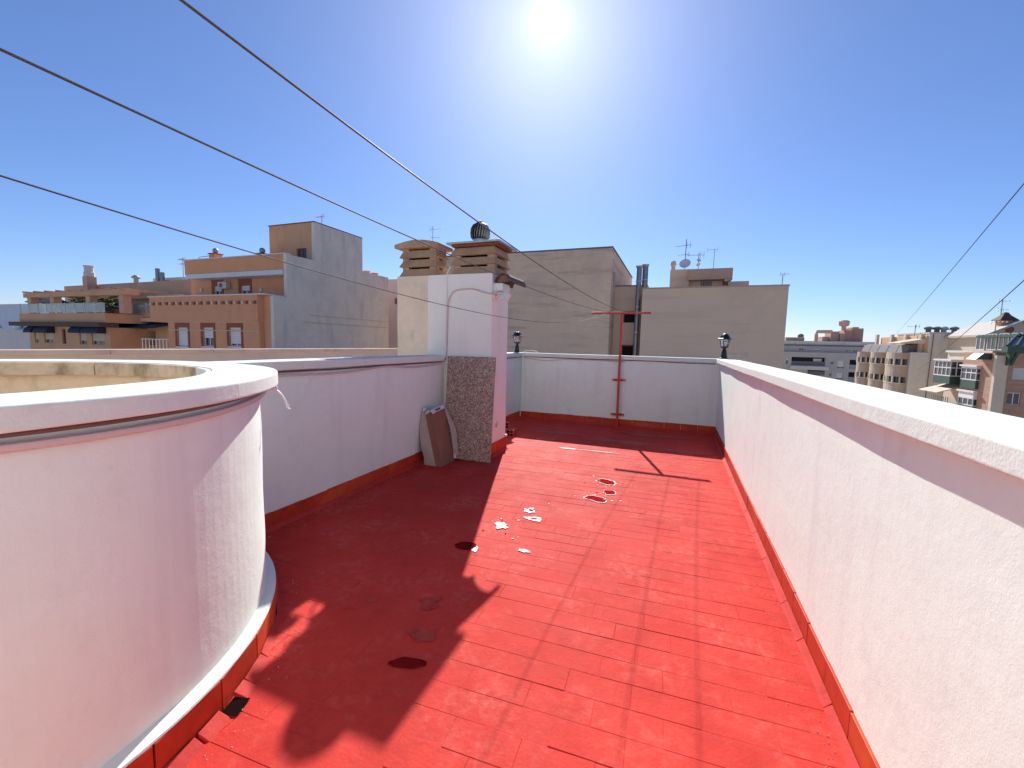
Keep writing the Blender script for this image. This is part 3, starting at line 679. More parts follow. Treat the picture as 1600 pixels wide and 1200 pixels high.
for label, pts, xb, xn, rr in (
    ('clothes line running highest to the right end of the crossbar', [(0.49, 2.055), (3.3, 1.945), (8.365, 2.185)], -0.60, -0.73, 0.0024),
    ('middle clothes line meeting the crossbar at the post', [(0.37, 1.975), (2.27, 1.935), (8.365, 2.185)], -0.93, -0.98, 0.0024),
    ('lowest clothes line sagging towards the left end of the crossbar', [(0.5, 1.885), (3.4, 1.765), (8.365, 2.170)], -1.30, -1.385, 0.0022)):
    P_ = []
    for i in range(61):
        y = YB+0.01+(8.365-YB-0.01)*i/60; z = lag(pts, y)
        P_.append((xb+(xn-xb)*(8.365-y)/7.9, y, min(z, 2.6)))
    P_.append((P_[-1][0], 8.39, 2.196)); P_.append((P_[-1][0], 8.385, 2.15))
    tag(MB().tube(P_, rr, 6).build('clothes_line', 'wire', smooth=True), label, 'wire', 'clothes lines over the terrace')

# ------------------------------------------------------------------ lanterns on the corners
def lantern(label, x, y, s=1.0, rz=0.0):
    t = thing('lantern', label, 'lantern', (0, 0, 0), 'black lanterns on the parapet corners')
    MB().lathe([(0.075, 0), (0.075, 0.012), (0.058, 0.02), (0.052, 0.05), (0.045, 0.11), (0.034, 0.165), (0.024, 0.172), (0.03, 0.178), (0.03, 0.186)], n=8, a0=R(22.5)).build('pedestal', 'lampblack', t)
    MB().lathe([(0.03, 0.187), (0.062, 0.20), (0.07, 0.214), (0.066, 0.222)], n=6).build('cage_foot', 'lampblack', t)
    g = 6; z0, z1, r0, r1 = 0.223, 0.352, 0.060, 0.088
    for k in range(g):
        a0_, a1_ = 2*math.pi*k/g, 2*math.pi*(k+1)/g
        p = [(r0*math.cos(a0_), r0*math.sin(a0_), z0), (r1*math.cos(a0_), r1*math.sin(a0_), z1)]
        MB().tube(p, 0.006, 6).build('cage_bar', 'lampblack', t)
        q = [(r0*.97*math.cos(a0_), r0*.97*math.sin(a0_), z0+.002), (r0*.97*math.cos(a1_), r0*.97*math.sin(a1_), z0+.002), (r1*.97*math.cos(a1_), r1*.97*math.sin(a1_), z1-.002), (r1*.97*math.cos(a0_), r1*.97*math.sin(a0_), z1-.002)]
        MB().add(q, [(0, 1, 2, 3)]).build('glass_pane', 'lampglass', t)
    MB().lathe([(0.016, 0.224), (0.02, 0.25), (0.031, 0.285), (0.03, 0.31), (0.012, 0.332)], n=14).build('bulb', 'bulb', t, smooth=True)
    rf = MB().lathe([(0.088, 0.353), (0.122, 0.356), (0.124, 0.364), (0.098, 0.376), (0.082, 0.410), (0.056, 0.442), (0.022, 0.456), (0.010, 0.464)], n=6).build('roof', 'lampblack', t)
    MB().lathe([(0.008, 0.464), (0.012, 0.472), (0.004, 0.482)], n=8).build('finial', 'lampblack', rf)
    t.location = (x, y, CT+0.003); t.scale = (s, s, s); t.rotation_euler = (0, 0, rz)
    return t
lantern('black lantern at the right end of the far wall beside the sunlit coping', 0.80, 8.53, 0.98, R(10))
lantern('black lantern on the parapet corner just right of the chimney', -3.145, 8.50, 0.96, R(24))

# ------------------------------------------------------------------ board, carton, bricks
bdv = thing('speckled_board', 'brown speckled slab leaning upright against the chimney', 'slab', (-2.5, 5.0, 0))
b0, b1 = Vector((-2.815, 4.885, 0.006)), Vector((-2.165, 4.945, 0.006))
t0, t1 = Vector((-2.91, 5.145, 1.362)), Vector((-2.205, 5.155, 1.366))
nrm_ = (b1-b0).cross(t0-b0).normalized()*0.03
bot = [b0]
for k in range(1, 14):
    q = b0.lerp(b1, k/14); q.z += max(0, 0.012*nz(k*0.9, 3, 1)+0.004) + (0.012 if k in (4, 5, 9) else 0.002); bot.append(q)
poly = bot+[b1, t1, t0]
fix(MB().prism(poly, -nrm_ if nrm_.y < 0 else nrm_).build('slab', 'board', bdv, bevel=0.003))

cb = thing('cardboard_carton', 'empty brown carton with torn flaps leaning in the corner by the slab', 'carton', (-2.72, 4.65, 0))
F_, Rb, Lb = Vector((-2.638, 4.54, 0.004)), Vector((-2.645, 4.875, 0.004)), Vector((-2.862, 4.54, 0.004))
F1, R1, M1 = on_y(672, 644, 4.64), on_y(694.5, 637, 4.90), on_y(664.5, 646, 4.635)
N1 = Vector((-2.715, 4.535, 0.004))
def sheet(name, pts, m, par, th=0.005):
    p = [Vector(q) for q in pts]; nn = (p[1]-p[0]).cross(p[2]-p[0]).normalized()*th
    return fix(MB().prism(p, nn).build(name, m, par))
fr = sheet('front_panel', [F_, Rb, R1, F1], 'cardboard', cb)
sheet('edge_panel', [N1, F_-Vector((.002, .001, 0)), F1-Vector((.002, .001, 0)), M1], 'cardboard', cb)
# bulging grey side flap
bul = [N1, M1, on_y(660.5, 642, 4.64), on_y(656.5, 660, 4.60), on_y(655.5, 675, 4.575), on_y(657.5, 695, 4.56), on_y(663, 718, 4.55), Lb]
sdm = MB(); off = Vector((0.003, 0.008, 0))
for i in range(1, len(bul)-1):
    sdm.prism([bul[0], bul[i], bul[i+1]], off)
fix(sdm.build('side_flap', 'cardboard_in', cb))
sheet('lower_flap', [(-2.715, 4.522, 0.006), (-2.885, 4.535, 0.006), (-2.90, 4.545, 0.075), (-2.73, 4.535, 0.040)], 'cardboard_in', cb)
# right flap bent outwards
fa_, fb_, fc_ = R1+Vector((.006, .0, -.01)), on_y(709.5, 671, 4.88), on_y(713.5, 712, 4.87)
sheet('bent_flap', [fa_, fb_, fb_+Vector((.012, .03, .0)), fa_+Vector((.005, .03, .0))], 'cardboard_in', cb, 0.004)
sheet('bent_flap', [fb_, fc_, fc_+Vector((.012, .03, .0)), fb_+Vector((.012, .03, .0))], 'cardboard_in', cb, 0.004)
sheet('bent_flap', [R1+Vector((.002, -.006, -.02)), on_y(704, 671, 4.86), fb_, fa_], 'cardboard_in', cb, 0.003)
sheet('bent_flap', [on_y(704, 671, 4.86), Rb+Vector((0, -.01, .05)), fc_, fb_], 'cardboard_in', cb, 0.003)
# torn white label folded over the top edge
q4 = lambda a_, b_, c_: on_y(a_, b_, c_)
lb = sheet('top_label', [q4(676, 647, 4.615), q4(695, 637.5, 4.86), q4(692, 632, 4.895), q4(672, 641.5, 4.64)], 'paper', cb, 0.004)
sheet('label_print', [q4(681, 642, 4.66), q4(688.5, 638.4, 4.76), q4(687.6, 636.3, 4.77), q4(680, 639.8, 4.67)], 'ink', lb, 0.002)
sheet('torn_corner', [q4(666, 648, 4.60), q4(671.5, 643, 4.61), q4(670.5, 640.5, 4.64), q4(664, 645, 4.63)], 'paper', cb, 0.003)
sheet('torn_corner', [q4(661, 643.5, 4.62), q4(665, 642, 4.62), q4(665, 638, 4.64), q4(661.5, 639, 4.64)], 'paper', cb, 0.003)
sheet('torn_corner', [q4(709.5, 716, 4.855), q4(713, 715.5, 4.86), q4(712.5, 708.5, 4.865), q4(709, 709, 4.86)], 'paper', cb, 0.003)
# faint printed lines on the front panel
CN = (Rb-F_).cross(F1-F_).normalized()
if CN.dot(Vector((0, 0, EYE))-F_) < 0: CN = -CN
CN *= 0.0075
for k in range(12):
    u0, u1 = 0.18+random.uniform(0, .05), random.uniform(0.55, 0.9); vv = 0.22+0.045*k+random.uniform(-.006, .006)
    if k in (4, 9): continue
    def pp(u, w): return F_.lerp(Rb, u).lerp(F1.lerp(R1, u), w)+CN
    MB().add([pp(u0, vv), pp(u1, vv), pp(u1, vv+0.014), pp(u0, vv+0.014)], [(0, 1, 2, 3)]).build('printed_line', 'paleink', fr)

def perforated_brick(label, x, y, z, rz):
    t = thing('perforated_brick', label, 'brick', (0, 0, 0), 'painted bricks stacked beyond the chimney')
    l_, w_, h_ = 0.245, 0.115, 0.108
    # body as frame of webs so the holes are open
    mb = MB(); nh, nv, wb = 4, 2, 0.010
    cw = (l_-wb*(nh+1))/nh; chh = (h_-wb*(nv+1))/nv
    for i in range(nh+1): mb.box(-l_/2+i*(cw+wb), -l_/2+i*(cw+wb)+wb, -w_/2, w_/2, 0, h_)
    for i in range(nh):
        for j in range(nv+1):
            mb.box(-l_/2+wb+i*(cw+wb)+0.0005, -l_/2+wb+i*(cw+wb)+cw-0.0005, -w_/2+0.0006, w_/2-0.0006, j*(chh+wb)+0.0003, j*(chh+wb)+wb-0.0003)
    mb.build('brick_body', 'brick', t)
    MB().box(-l_/2+0.004, l_/2-0.004, -0.02, 0.02, 0.003, h_-0.003).build('shade_core', 'hole', t)  # black filler painting the shade within the brick holes
    t.location = (x, y, z); t.rotation_euler = (0, 0, rz); return t
perforated_brick('red hollow brick on the floor, the nearer one at the foot of the stack', -2.585, 6.60, 0.003, R(8))
perforated_brick('red hollow brick on the floor, the farther one behind the stack front', -2.60, 6.735, 0.003, R(6))
perforated_brick('red hollow brick lying on top of the two floor bricks', -2.70, 6.66, 0.113, R(12))

# ------------------------------------------------------------------ cables along the walls
def under(pts, label, r, m): return cable('wall_cable', label, pts, r, m, sub=5)
zc = CB-0.016
under([(XL+0.018, 1.99, zc), (XL+0.018, 2.6, zc+0.004), (XL+0.016, 3.2, zc-0.002), (XL+0.018, 3.8, zc+0.005), (XL+0.016, 4.5, zc+0.004), (XL+0.02, 4.95, zc+0.008), (XL+0.03, 5.15, zc+0.03), (-2.965, 5.185, 1.33)], 'dark cable tucked under the left wall coping', 0.009, 'cable_dark')
under([(XL+0.018, 1.99, zc-0.028), (XL+0.018, 2.6, zc-0.026), (XL+0.018, 3.0, zc-0.040), (XL+0.018, 3.4, zc-0.034), (XL+0.018, 3.9, zc-0.006), (XL+0.018, 4.2, zc-0.028), (XL+0.018, 4.55, zc-0.038), (XL+0.02, 4.95, zc-0.024), (XL+0.03, 5.15, zc+0.01)], 'painted cable drooping in loops below the left wall coping', 0.010, 'cable')
cable('loose_cable', 'thin loose cable hanging down the shaded left wall', [(XL+0.03, 2.93, zc-0.01), (XL+0.03, 2.86, zc-0.06), (XL+0.025, 2.76, zc-0.22), (XL+0.025, 2.66, zc-0.36), (XL+0.03, 2.58, zc-0.42)], 0.003, 'cable_white')
def round_cable(a0, a1, off, zf, label, r, m):
    P_ = []
    n = 50
    for i in range(n+1):
        a_ = R(a0+(a1-a0)*i/n); P_.append((RC.x+(R_OUT+off)*math.cos(a_), RC.y+(R_OUT+off)*math.sin(a_), zf(i/n)))
    tag(MB().tube(P_, r, 8).build('wall_cable', m, smooth=True), label, 'cable'); return P_
round_cable(-55, 62, 0.020, lambda t: CB-0.030-0.022*math.sin(math.pi*min(1, max(0, (t-0.3)/0.6))), 'thick painted cable sagging under the round coping', 0.014, 'cable')
round_cable(-55, 60, 0.026, lambda t: CB-0.004-0.010*math.sin(math.pi*min(1, max(0, (t-0.35)/0.5))), 'brown cable close under the round coping', 0.007, 'cable_dark')
a_ = R(56); ex = Vector((RC.x+(R_OUT+0.03)*math.cos(a_), RC.y+(R_OUT+0.03)*math.sin(a_), CB-0.035))
tagl = cable('loose_cable', 'pair of stripped white cable ends hanging off the round wall', [ex, ex+Vector((0.0360, 0.0180, 0.0000)), ex+Vector((0.0780, 0.0360, -0.0300)), ex+Vector((0.1050, 0.0480, -0.0780)), ex+Vector((0.1140, 0.0510, -0.1140))], 0.0055, 'cable_white')
cable('stripped_end', None, [ex+Vector((0.1140, 0.0510, -0.1140)), ex+Vector((0.1230, 0.0540, -0.1050)), ex+Vector((0.1230, 0.0540, -0.0930))], 0.004, 'cable_white', tagl)
cable('stripped_end', None, [ex+Vector((0.1140, 0.0510, -0.1140)), ex+Vector((0.1230, 0.0570, -0.1200)), ex+Vector((0.1290, 0.0570, -0.1230))], 0.004, 'cable_white', tagl)
cap_ = MB().lathe([(0.018, 0), (0.022, 0.02), (0.016, 0.04), (0.008, 0.045)], (ex.x+0.045, ex.y+0.02, ex.z-0.02), 12).build('cable_clip', 'plastic', tagl, smooth=True)
yc = YF-0.018
under([(0.66, yc, zc-0.004), (0.0, yc, zc-0.002), (-0.3, yc, zc+0.008), (-0.9, yc, zc+0.006), (-1.4, yc, zc+0.004), (-2.0, yc, zc+0.006), (-2.5, yc, zc+0.01), (-2.95, yc, zc+0.016)], 'dark cable running under the far wall coping', 0.008, 'cable_dark')
under([(-0.9, yc, zc-0.03), (-1.3, yc, zc-0.018), (-1.9, yc, zc-0.012), (-2.2, yc, zc-0.03), (-2.45, yc, zc-0.055), (-2.7, yc, zc-0.04), (-2.95, yc, zc-0.004)], 'painted cable drooping under the far wall coping left of the post', 0.008, 'cable')
under([(XL, 8.38, zc), (XL, 7.6, zc-0.006), (XL, 6.8, zc-0.02), (XL-0.01, 5.8, zc-0.03)], 'dark cable under the coping beyond the chimney', 0.008, 'cable_dark')
lp = [(-2.84+0.16*math.cos(math.pi*(1-i/12)), YF+0.06, CT+0.003+0.05*math.sin(math.pi*i/12)) for i in range(13)]
cable('cable_loop', 'white cable loop arching above the far coping near the lantern', lp, 0.008, 'cable_white', sub=2)

# ================================================================== THE TOWN AROUND
def cells(a0, a1, b0, b1, holes):
    xs = sorted({a0, a1, *[h[0] for h in holes], *[h[1] for h in holes]}); zs = sorted({b0, b1, *[h[2] for h in holes], *[h[3] for h in holes]})
    for i in range(len(xs)-1):
        for j in range(len(zs)-1):
            cx, cz = (xs[i]+xs[i+1])/2, (zs[j]+zs[j+1])/2
            if any(h[0] < cx < h[1] and h[2] < cz < h[3] for h in holes): continue
            yield xs[i], xs[i+1], zs[j], zs[j+1]
def block(root, name, x0, x1, y0, y1, z0, z1, m, front=(), left=(), d=0.28, right=()):
    """box volume whose street faces have real openings: front = face at y0 [(x0,x1,z0,z1)], left = face at x0, right = face at x1 [(y0,y1,z0,z1)]."""
    mb = MB()
    for a, b, c, e in cells(x0, x1, z0, z1, front): mb.add([(a, y0, c), (b, y0, c), (b, y0, e), (a, y0, e)], [(0, 1, 2, 3)])
    for a, b, c, e in front:
        for p, q in (((a, c), (b, c)), ((b, c), (b, e)), ((b, e), (a, e)), ((a, e), (a, c))):
            mb.add([(p[0], y0, p[1]), (q[0], y0, q[1]), (q[0], y0+d, q[1]), (p[0], y0+d, p[1])], [(3, 2, 1, 0)])
    for X, hs, sg in ((x0, left, 1), (x1, right, -1)):
        for a, b, c, e in cells(y0, y1, z0, z1, hs):
            q = [(X, a, c), (X, b, c), (X, b, e), (X, a, e)]; mb.add(q if sg < 0 else q[::-1], [(0, 1, 2, 3)])
        for a, b, c, e in hs:
            for p, q in (((a, c), (b, c)), ((b, c), (b, e)), ((b, e), (a, e)), ((a, e), (a, c))):
                mb.add([(X, p[0], p[1]), (X, q[0], q[1]), (X+d*sg, q[0], q[1]), (X+d*sg, p[0], p[1])], [(0, 1, 2, 3) if sg > 0 else (3, 2, 1, 0)])
    mb.add([(x0, y1, z0), (x1, y1, z0), (x1, y1, z1), (x0, y1, z1)], [(3, 2, 1, 0)])
    mb.add([(x0, y0, z1), (x1, y0, z1), (x1, y1, z1), (x0, y1, z1)], [(0, 1, 2, 3)])
    return mb.build(name, m, root)
def box(root, name, m, x0, x1, y0, y1, z0, z1, bevel=0): return MB().box(x0, x1, y0, y1, z0, z1).build(name, m, root, bevel=bevel)
def ywin(root, r, y0, d=0.28, shut=0.0, bars=1, fm='frame', gm='glass', sill=None, surround=None, sm='shutter'):
    """window in a -Y facing wall: frame, glass pane, mullions, roller shutter, sill, painted surround."""
    a, b, c, e = r; t = min(0.07, (b-a)*0.08); y = y0+d*0.6
    mb = MB().box(a+.005, a+t, y-0.03, y+0.03, c+.005, e-.005).box(b-t, b-.005, y-0.03, y+0.03, c+.005, e-.005).box(a+t, b-t, y-0.03, y+0.03, c+.005, c+t).box(a+t, b-t, y-0.03, y+0.03, e-t, e-.005)
    for k in range(bars):
        x = a+(b-a)*(k+1)/(bars+1); mb.box(x-t*.5, x+t*.5, y-0.028, y+0.028, c+t, e-t)
    w = mb.build('window', fm, root)
    MB().add([(a, y+.012, c), (b, y+.012, c), (b, y+.012, e), (a, y+.012, e)], [(0, 1, 2, 3)]).build('pane', gm, w)
    if shut > 0:
        s_ = MB(); zb = e-(e-c)*shut; n = max(3, int((e-zb)/0.16)); 
        for k in range(n): s_.box(a+t*.6, b-t*.6, y-0.075, y-0.04-0.012*(k % 2), zb+(e-zb)*k/n+.004, zb+(e-zb)*(k+1)/n-.004)
        s_.build('shutter', sm, w)
    if sill: MB().box(a-0.08, b+0.08, y0-0.10, y0-0.003, c-0.10, c-0.01).build('sill', sill, w)
    if surround:
        q = 0.20; s_ = MB()
        s_.box(a-q, a-.004, y0-0.035, y0-0.002, c-0.45, e+0.55).box(b+.004, b+q, y0-0.035, y0-0.002, c-0.45, e+0.55).box(a, b, y0-0.035, y0-0.002, e+.004, e+0.55).box(a, b, y0-0.035, y0-0.002, c-0.45, c-0.11)
        s_.build('surround', surround, w)
    return w
def xwin(root, r, x0, d=0.28, sg=1, shut=0.0, bars=1, fm='frame', gm='glass', sill=None):
    """window in a wall whose face is the plane x0 (sg=+1: wall body lies towards +X)."""
    a, b, c, e = r; t = min(0.07, (b-a)*0.08); x = x0+d*0.6*sg
    mb = MB().box(x-.03, x+.03, a+.005, a+t, c+.005, e-.005).box(x-.03, x+.03, b-t, b-.005, c+.005, e-.005).box(x-.03, x+.03, a+t, b-t, c+.005, c+t).box(x-.03, x+.03, a+t, b-t, e-t, e-.005)
    for k in range(bars):
        y = a+(b-a)*(k+1)/(bars+1); mb.box(x-.028, x+.028, y-t*.5, y+t*.5, c+t, e-t)
    w = mb.build('window', fm, root)
    MB().add([(x+.012*sg, a, c), (x+.012*sg, b, c), (x+.012*sg, b, e), (x+.012*sg, a, e)], [(0, 1, 2, 3)]).build('pane', gm, w)
    if shut > 0:
        zb = e-(e-c)*shut; MB().box(min(x-.05*sg, x-.08*sg), max(x-.05*sg, x-.08*sg), a+t*.6, b-t*.6, zb, e-.004).build('shutter', 'shutter', w)
    if sill: MB().box(min(x0-.1*sg, x0-.003*sg), max(x0-.1*sg, x0-.003*sg), a-.08, b+.08, c-.1, c-.01).build('sill', sill, w)
    return w
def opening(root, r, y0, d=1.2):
    """black panel painting the shade inside an open recess (front face y0)"""
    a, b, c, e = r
    return MB().add([(a, y0+d, c), (b, y0+d, c), (b, y0+d, e), (a, y0+d, e)], [(0, 1, 2, 3)]).build('recess_shade', 'dark', root)
def antenna(label, x, y, z, h, arms, rz=0.0, group='television aerials on the roofs', dish=None, kind='yagi', r=0.03):
    t = thing('rooftop_aerial', label, 'aerial', (x, y, z), group)
    MB().tube([(x, y, z), (x, y, z+h)], r, 6).build('mast', 'metal', t)
    c, s_ = math.cos(rz), math.sin(rz)
    for zz, L_, n in arms:
        b_ = MB().tube([(x-c*L_*.3, y-s_*L_*.3, z+zz), (x+c*L_*.7, y+s_*L_*.7, z+zz)], r*.6, 5)
        o = b_.build('boom', 'metal', t)
        for k in range(n):
            u = -0.3+k/(n-1) if n > 1 else 0; w = 0.22*L_*(1-0.45*k/n)+.08
            MB().tube([(x+c*L_*u+s_*w, y+s_*L_*u-c*w, z+zz), (x+c*L_*u-s_*w, y+s_*L_*u+c*w, z+zz)], r*.4, 4).build('element', 'metal', o)
            if k < 2: MB().tube([(x+c*L_*u, y+s_*L_*u, z+zz-w*.8), (x+c*L_*u, y+s_*L_*u, z+zz+w*.8)], r*.4, 4).build('element', 'metal', o)
    for (dz, rad, az) in (dish or ()):
        d_ = MB().lathe([(0.001, 0), (rad*.5, 0.04*rad), (rad, 0.18*rad), (rad, 0.21*rad), (rad*.5, 0.07*rad), (0.001, 0.03*rad)], (0, 0, 0), 20).build('dish', 'shutter', t, smooth=True)
        d_.matrix_parent_inverse = Matrix.Translation((0, -0.12, dz)) @ Matrix.Rotation(az, 4, 'Z') @ Matrix.Rotation(R(62), 4, 'X')
    return t
def X_at(px, py, Y): return on_y(px, py, Y).x
def Z_at(px, py, Y): return on_y(px, py, Y).z

# ---- tan block straight ahead
Y1, Y2 = 33.0, 35.2
tb = thing('apartment_building', 'tall tan block with a blank streaked party wall right behind the chimney', 'building', (-14, 38, GROUND))
xa, xb, zt = X_at(655, 400, Y1), X_at(957, 387, Y1), Z_at(957, 387, Y1)
wz0, wz1 = Z_at(958, 447, Y1+1.2), Z_at(958, 425, Y1+1.2)
rh = [(Y1+1.0, Y1+1.9, wz0, wz1), (Y1+1.0, Y1+1.9, wz0-5.9, wz1-5.9)]
block(tb, 'wall', xa, xb, Y1, Y1+15, GROUND, zt, 'tan', right=rh)
for r_ in rh: xwin(tb, r_, xb, sg=-1, bars=0, fm='dgrey')
box(tb, 'roof_edge', 'dgrey', xa-.05, xb+.06, Y1-.07, Y1+15, zt+.003, zt+.10)
x2, zt2b = X_at(1012, 450, Y2), Z_at(975, 447.5, Y2)
ops = [(X_at(974, 495, Y2), X_at(996, 495, Y2), Z_at(983, 504, Y2), Z_at(983, 488, Y2)), (X_at(971, 548, Y2), X_at(993, 548, Y2), Z_at(983, 560, Y2), Z_at(983, 541, Y2))]
ops += [(a_, b_, c_-5.8, e_-5.8) for a_, b_, c_, e_ in ops]
block(tb, 'recessed_wall', xb+.01, x2, Y2, Y2+10, GROUND, zt2b, 'tan2', front=ops, d=0.8)
box(tb, 'roof_edge', 'dgrey', xb+.02, x2, Y2-.06, Y2+10, zt2b+.003, zt2b+.08)
for r_ in ops:
    opening(tb, r_, Y2, 0.79)
    box(tb, 'lintel', 'terra_dk', r_[0]-.1, r_[1]+.1, Y2-.05, Y2-.003, r_[3]+.002, r_[3]+.10)

# ---- wide tan block with roof house
wb = thing('apartment_building', 'wide low tan block with plain wall and a small roof house on top', 'building', (2, 38, GROUND))
Y3 = 33.1
xc, xd = X_at(1004, 452, Y3), X_at(1233, 446, Y3); zc3 = Z_at(1233, 446.5, Y3)
block(wb, 'wall', xc, xd, Y3, Y3+13, GROUND, zc3, 'tan2')
box(wb, 'roof_edge', 'brown', xc-.02, xd+.05, Y3-.06, Y3+13, zc3+.003, zc3+.09)
YP = Y3+3.5
g = lambda px, py: on_y(px, py, YP)
z9 = zc3+.1
ph0 = block(wb, 'roof_house', g(1047, 430).x, g(1077, 430).x, YP, YP+4, z9, g(1060, 421).z, 'tan2')
wn_r = (g(1095, 443).x, g(1113, 443).x, z9+.25, g(1104, 438).z)
block(wb, 'roof_house', g(1077, 430).x+.02, g(1131, 430).x, YP+.5, YP+4, z9, g(1100, 437).z, 'tan2', front=[wn_r])
wv = ywin(wb, wn_r, YP+.5, bars=5, fm='mgrey')
box(wb, 'roof_slab', 'brown', g(1075, 430).x, g(1144, 430).x, YP-.35, YP+4.2, g(1100, 438).z+.01, g(1100, 421).z)
MB().hexa([(g(1131, 440).x+.02, YP-.3, g(1131, 440).z), (g(1134, 440).x, YP-.3, g(1131, 440).z), (g(1134, 440).x, YP+4, g(1131, 440).z), (g(1131, 440).x+.02, YP+4, g(1131, 440).z)],
          [(g(1131, 440).x+.02, YP-.3, g(1100, 438).z), (g(1144, 440).x, YP-.3, g(1100, 438).z), (g(1144, 440).x, YP+4, g(1100, 438).z), (g(1131, 440).x+.02, YP+4, g(1100, 438).z)]).build('roof_bracket', 'tan2', wb)
box(wb, 'low_slab', 'cream', g(1129, 440).x+.4, g(1170, 440).x, YP-.2, YP+3.5, z9, g(1150, 440).z)
MB().lathe([(0.16, 0), (0.16, .35), (0.24, .36), (0.24, .42), (0.2, .44), (0.2, .62), (0.1, .7)], (g(1052, 420).x, YP+.3, g(1052, 421).z), 12).build('roof_vent', 'tan2', wb)
for px, top, full in ((999.5, 415, True), (1009, 413, True)):
    yf2 = 33.9; p = on_y(px, top, yf2)
    if px > 1003: yf2 = 34.6; p = on_y(px, top, yf2)
    f_ = MB().tube([(p.x, yf2, GROUND), (p.x, yf2, p.z-.15)], 0.19 if px < 1003 else 0.21, 16).build('flue_pipe', 'flue', tb, smooth=True)
    MB().lathe([(0.23, 0), (0.26, .05), (0.26, .14), (0.22, .15)], (p.x, yf2, p.z-.15), 16).build('flue_cap', 'galv', f_)
    for k in range(8): MB().lathe([(0.225, 0), (0.225, .06)], (p.x, yf2, p.z-1.2-1.9*k), 16).build('flue_band', 'galv', f_)
p = g(1070, 421); antenna('tall roof aerial with a round dish above the tan roof house', p.x, YP+.3, p.z, on_y(1072, 374, YP+.3).z-p.z, [(1.9, 1.1, 5), (1.2, .8, 4)], R(160), dish=[(on_y(1070, 412, YP).z-p.z, 0.42, R(-10))])
p = g(1091, 421); antenna('short aerial with two small dishes and a grid panel', p.x, YP+.3, p.z, on_y(1091, 395, YP+.3).z-p.z, [(1.15, 1.2, 6)], R(185), dish=[(.72, .16, R(20)), (.4, .16, R(-30))])
p = g(1115, 421); antenna('bare thin mast on the tan roof house', p.x, YP+.3, p.z, on_y(1115, 389, YP+.3).z-p.z, [(1.55, .7, 2)], R(175), r=.022)
p = on_y(1222, 446, Y3+1); antenna('lone short mast at the right end of the wide tan roof', p.x, Y3+1, zc3+.09, on_y(1222, 429, Y3+1).z-zc3-.09, [(.82, .5, 3)], R(0), r=.025)
p = on_y(676, 400, Y1+4); antenna('aerial rising above the chimney cowls from the block behind', p.x, Y1+4, zt+.1, on_y(676, 353, Y1+4).z-zt-.1, [(on_y(676, 358, Y1+4).z-zt-.1, 1.3, 6), (on_y(676, 371, Y1+4).z-zt-.1, .9, 2)], R(10), r=.028)

# ---- terracotta building with grey party wall
YT = 21.9; XT = X_at(416, 500, YT)
tr = thing('apartment_building', 'terracotta building with grey blank side wall left of the chimney', 'building', (XT-6, YT+6, GROUND))
h_ = lambda px, py, Y=YT: on_y(px, py, Y)
ztp = h_(400, 461).z; xl0 = h_(236, 470).x; xl1 = h_(264, 530).x; zmid = h_(300, 503).z; xr = h_(405, 500).x
wins = []
for a_, b_ in ((277, 294), (317, 334), (358, 377)):
    r_ = (h_(a_, 525).x, h_(b_, 525).x, h_(a_, 541).z, h_(a_, 511.5).z); wins.append(r_)
lows = [(a_, b_, c_-3.0*k, e_-3.0*k) for k in range(1, 4) for a_, b_, c_, e_ in wins]
block(tr, 'wall', xl1, xr, YT, YT+12, GROUND, zmid, 'terra', front=wins+lows)
for r_, sh_ in zip(wins, (0.94, 0.55, 0.86)): ywin(tr, r_, YT, shut=sh_, bars=1, sill='frame', surround='terra_dk')
for r_ in lows: ywin(tr, r_, YT, shut=0.6, bars=1, sill='frame')
box(tr, 'parapet_band', 'terra', xl0, xr+.01, YT-.12, YT+3, zmid+.002, ztp)
box(tr, 'chamfer_wall', 'terra', xr+.012, XT-.01, YT+.35, YT+3, GROUND, ztp-.01)
box(tr, 'coping', 'bwhite', xl0-.08, XT+.05, YT-.2, YT+1.45, ztp+.003, ztp+.09)
dx = (xr-xl0)/30
for k in range(30): box(tr, 'dentil', 'terra_dk' if k % 2 else 'cream', xl0+.1+k*dx, xl0+.1+k*dx+dx*.55, YT-.20, YT-.122, ztp-.62, ztp-.40)
for zz in (zmid-.02, zmid-.62, h_(330, 542).z-.15): box(tr, 'string_course', 'cream', xl1+.02, xr, YT-.045, YT-.004, zz-.03, zz+.03)
# grey party wall: one plane, three roof heights
YU = on_x(443, 420, XT).y; YW = on_x(487, 380, XT).y; YE = on_x(562, 400, XT).y; YZ = on_x(603, 470, XT).y
zU = on_x(443, 397, XT).z; zW = on_x(487, 347.5, XT).z; zE = on_x(565, 425, XT).z
box(tr, 'grey_side_wall', 'grey', XT-.005, XT+.30, YT+.36, YU, GROUND, ztp-.02)
box(tr, 'grey_side_wall', 'grey', XT-.005, XT+.30, YU+.003, YW, GROUND, zU)
box(tr, 'grey_side_wall', 'grey', XT-.005, XT+.30, YW+.003, YE, GROUND, zW)
box(tr, 'grey_side_wall', 'grey', XT-.005, XT+.30, YE+.003, YZ, GROUND, zE)
c0, c1 = on_x(470, 498, XT), on_x(600, 515, XT)
box(tr, 'pipe_chase', 'pinkwall', XT+.302, XT+.34, c0.y, c1.y, c0.z-.30, c0.z-.22); box(tr, 'pipe_chase', 'pinkwall', XT+.302, XT+.34, c0.y+.6, c1.y, c0.z+.28, c0.z+.34)
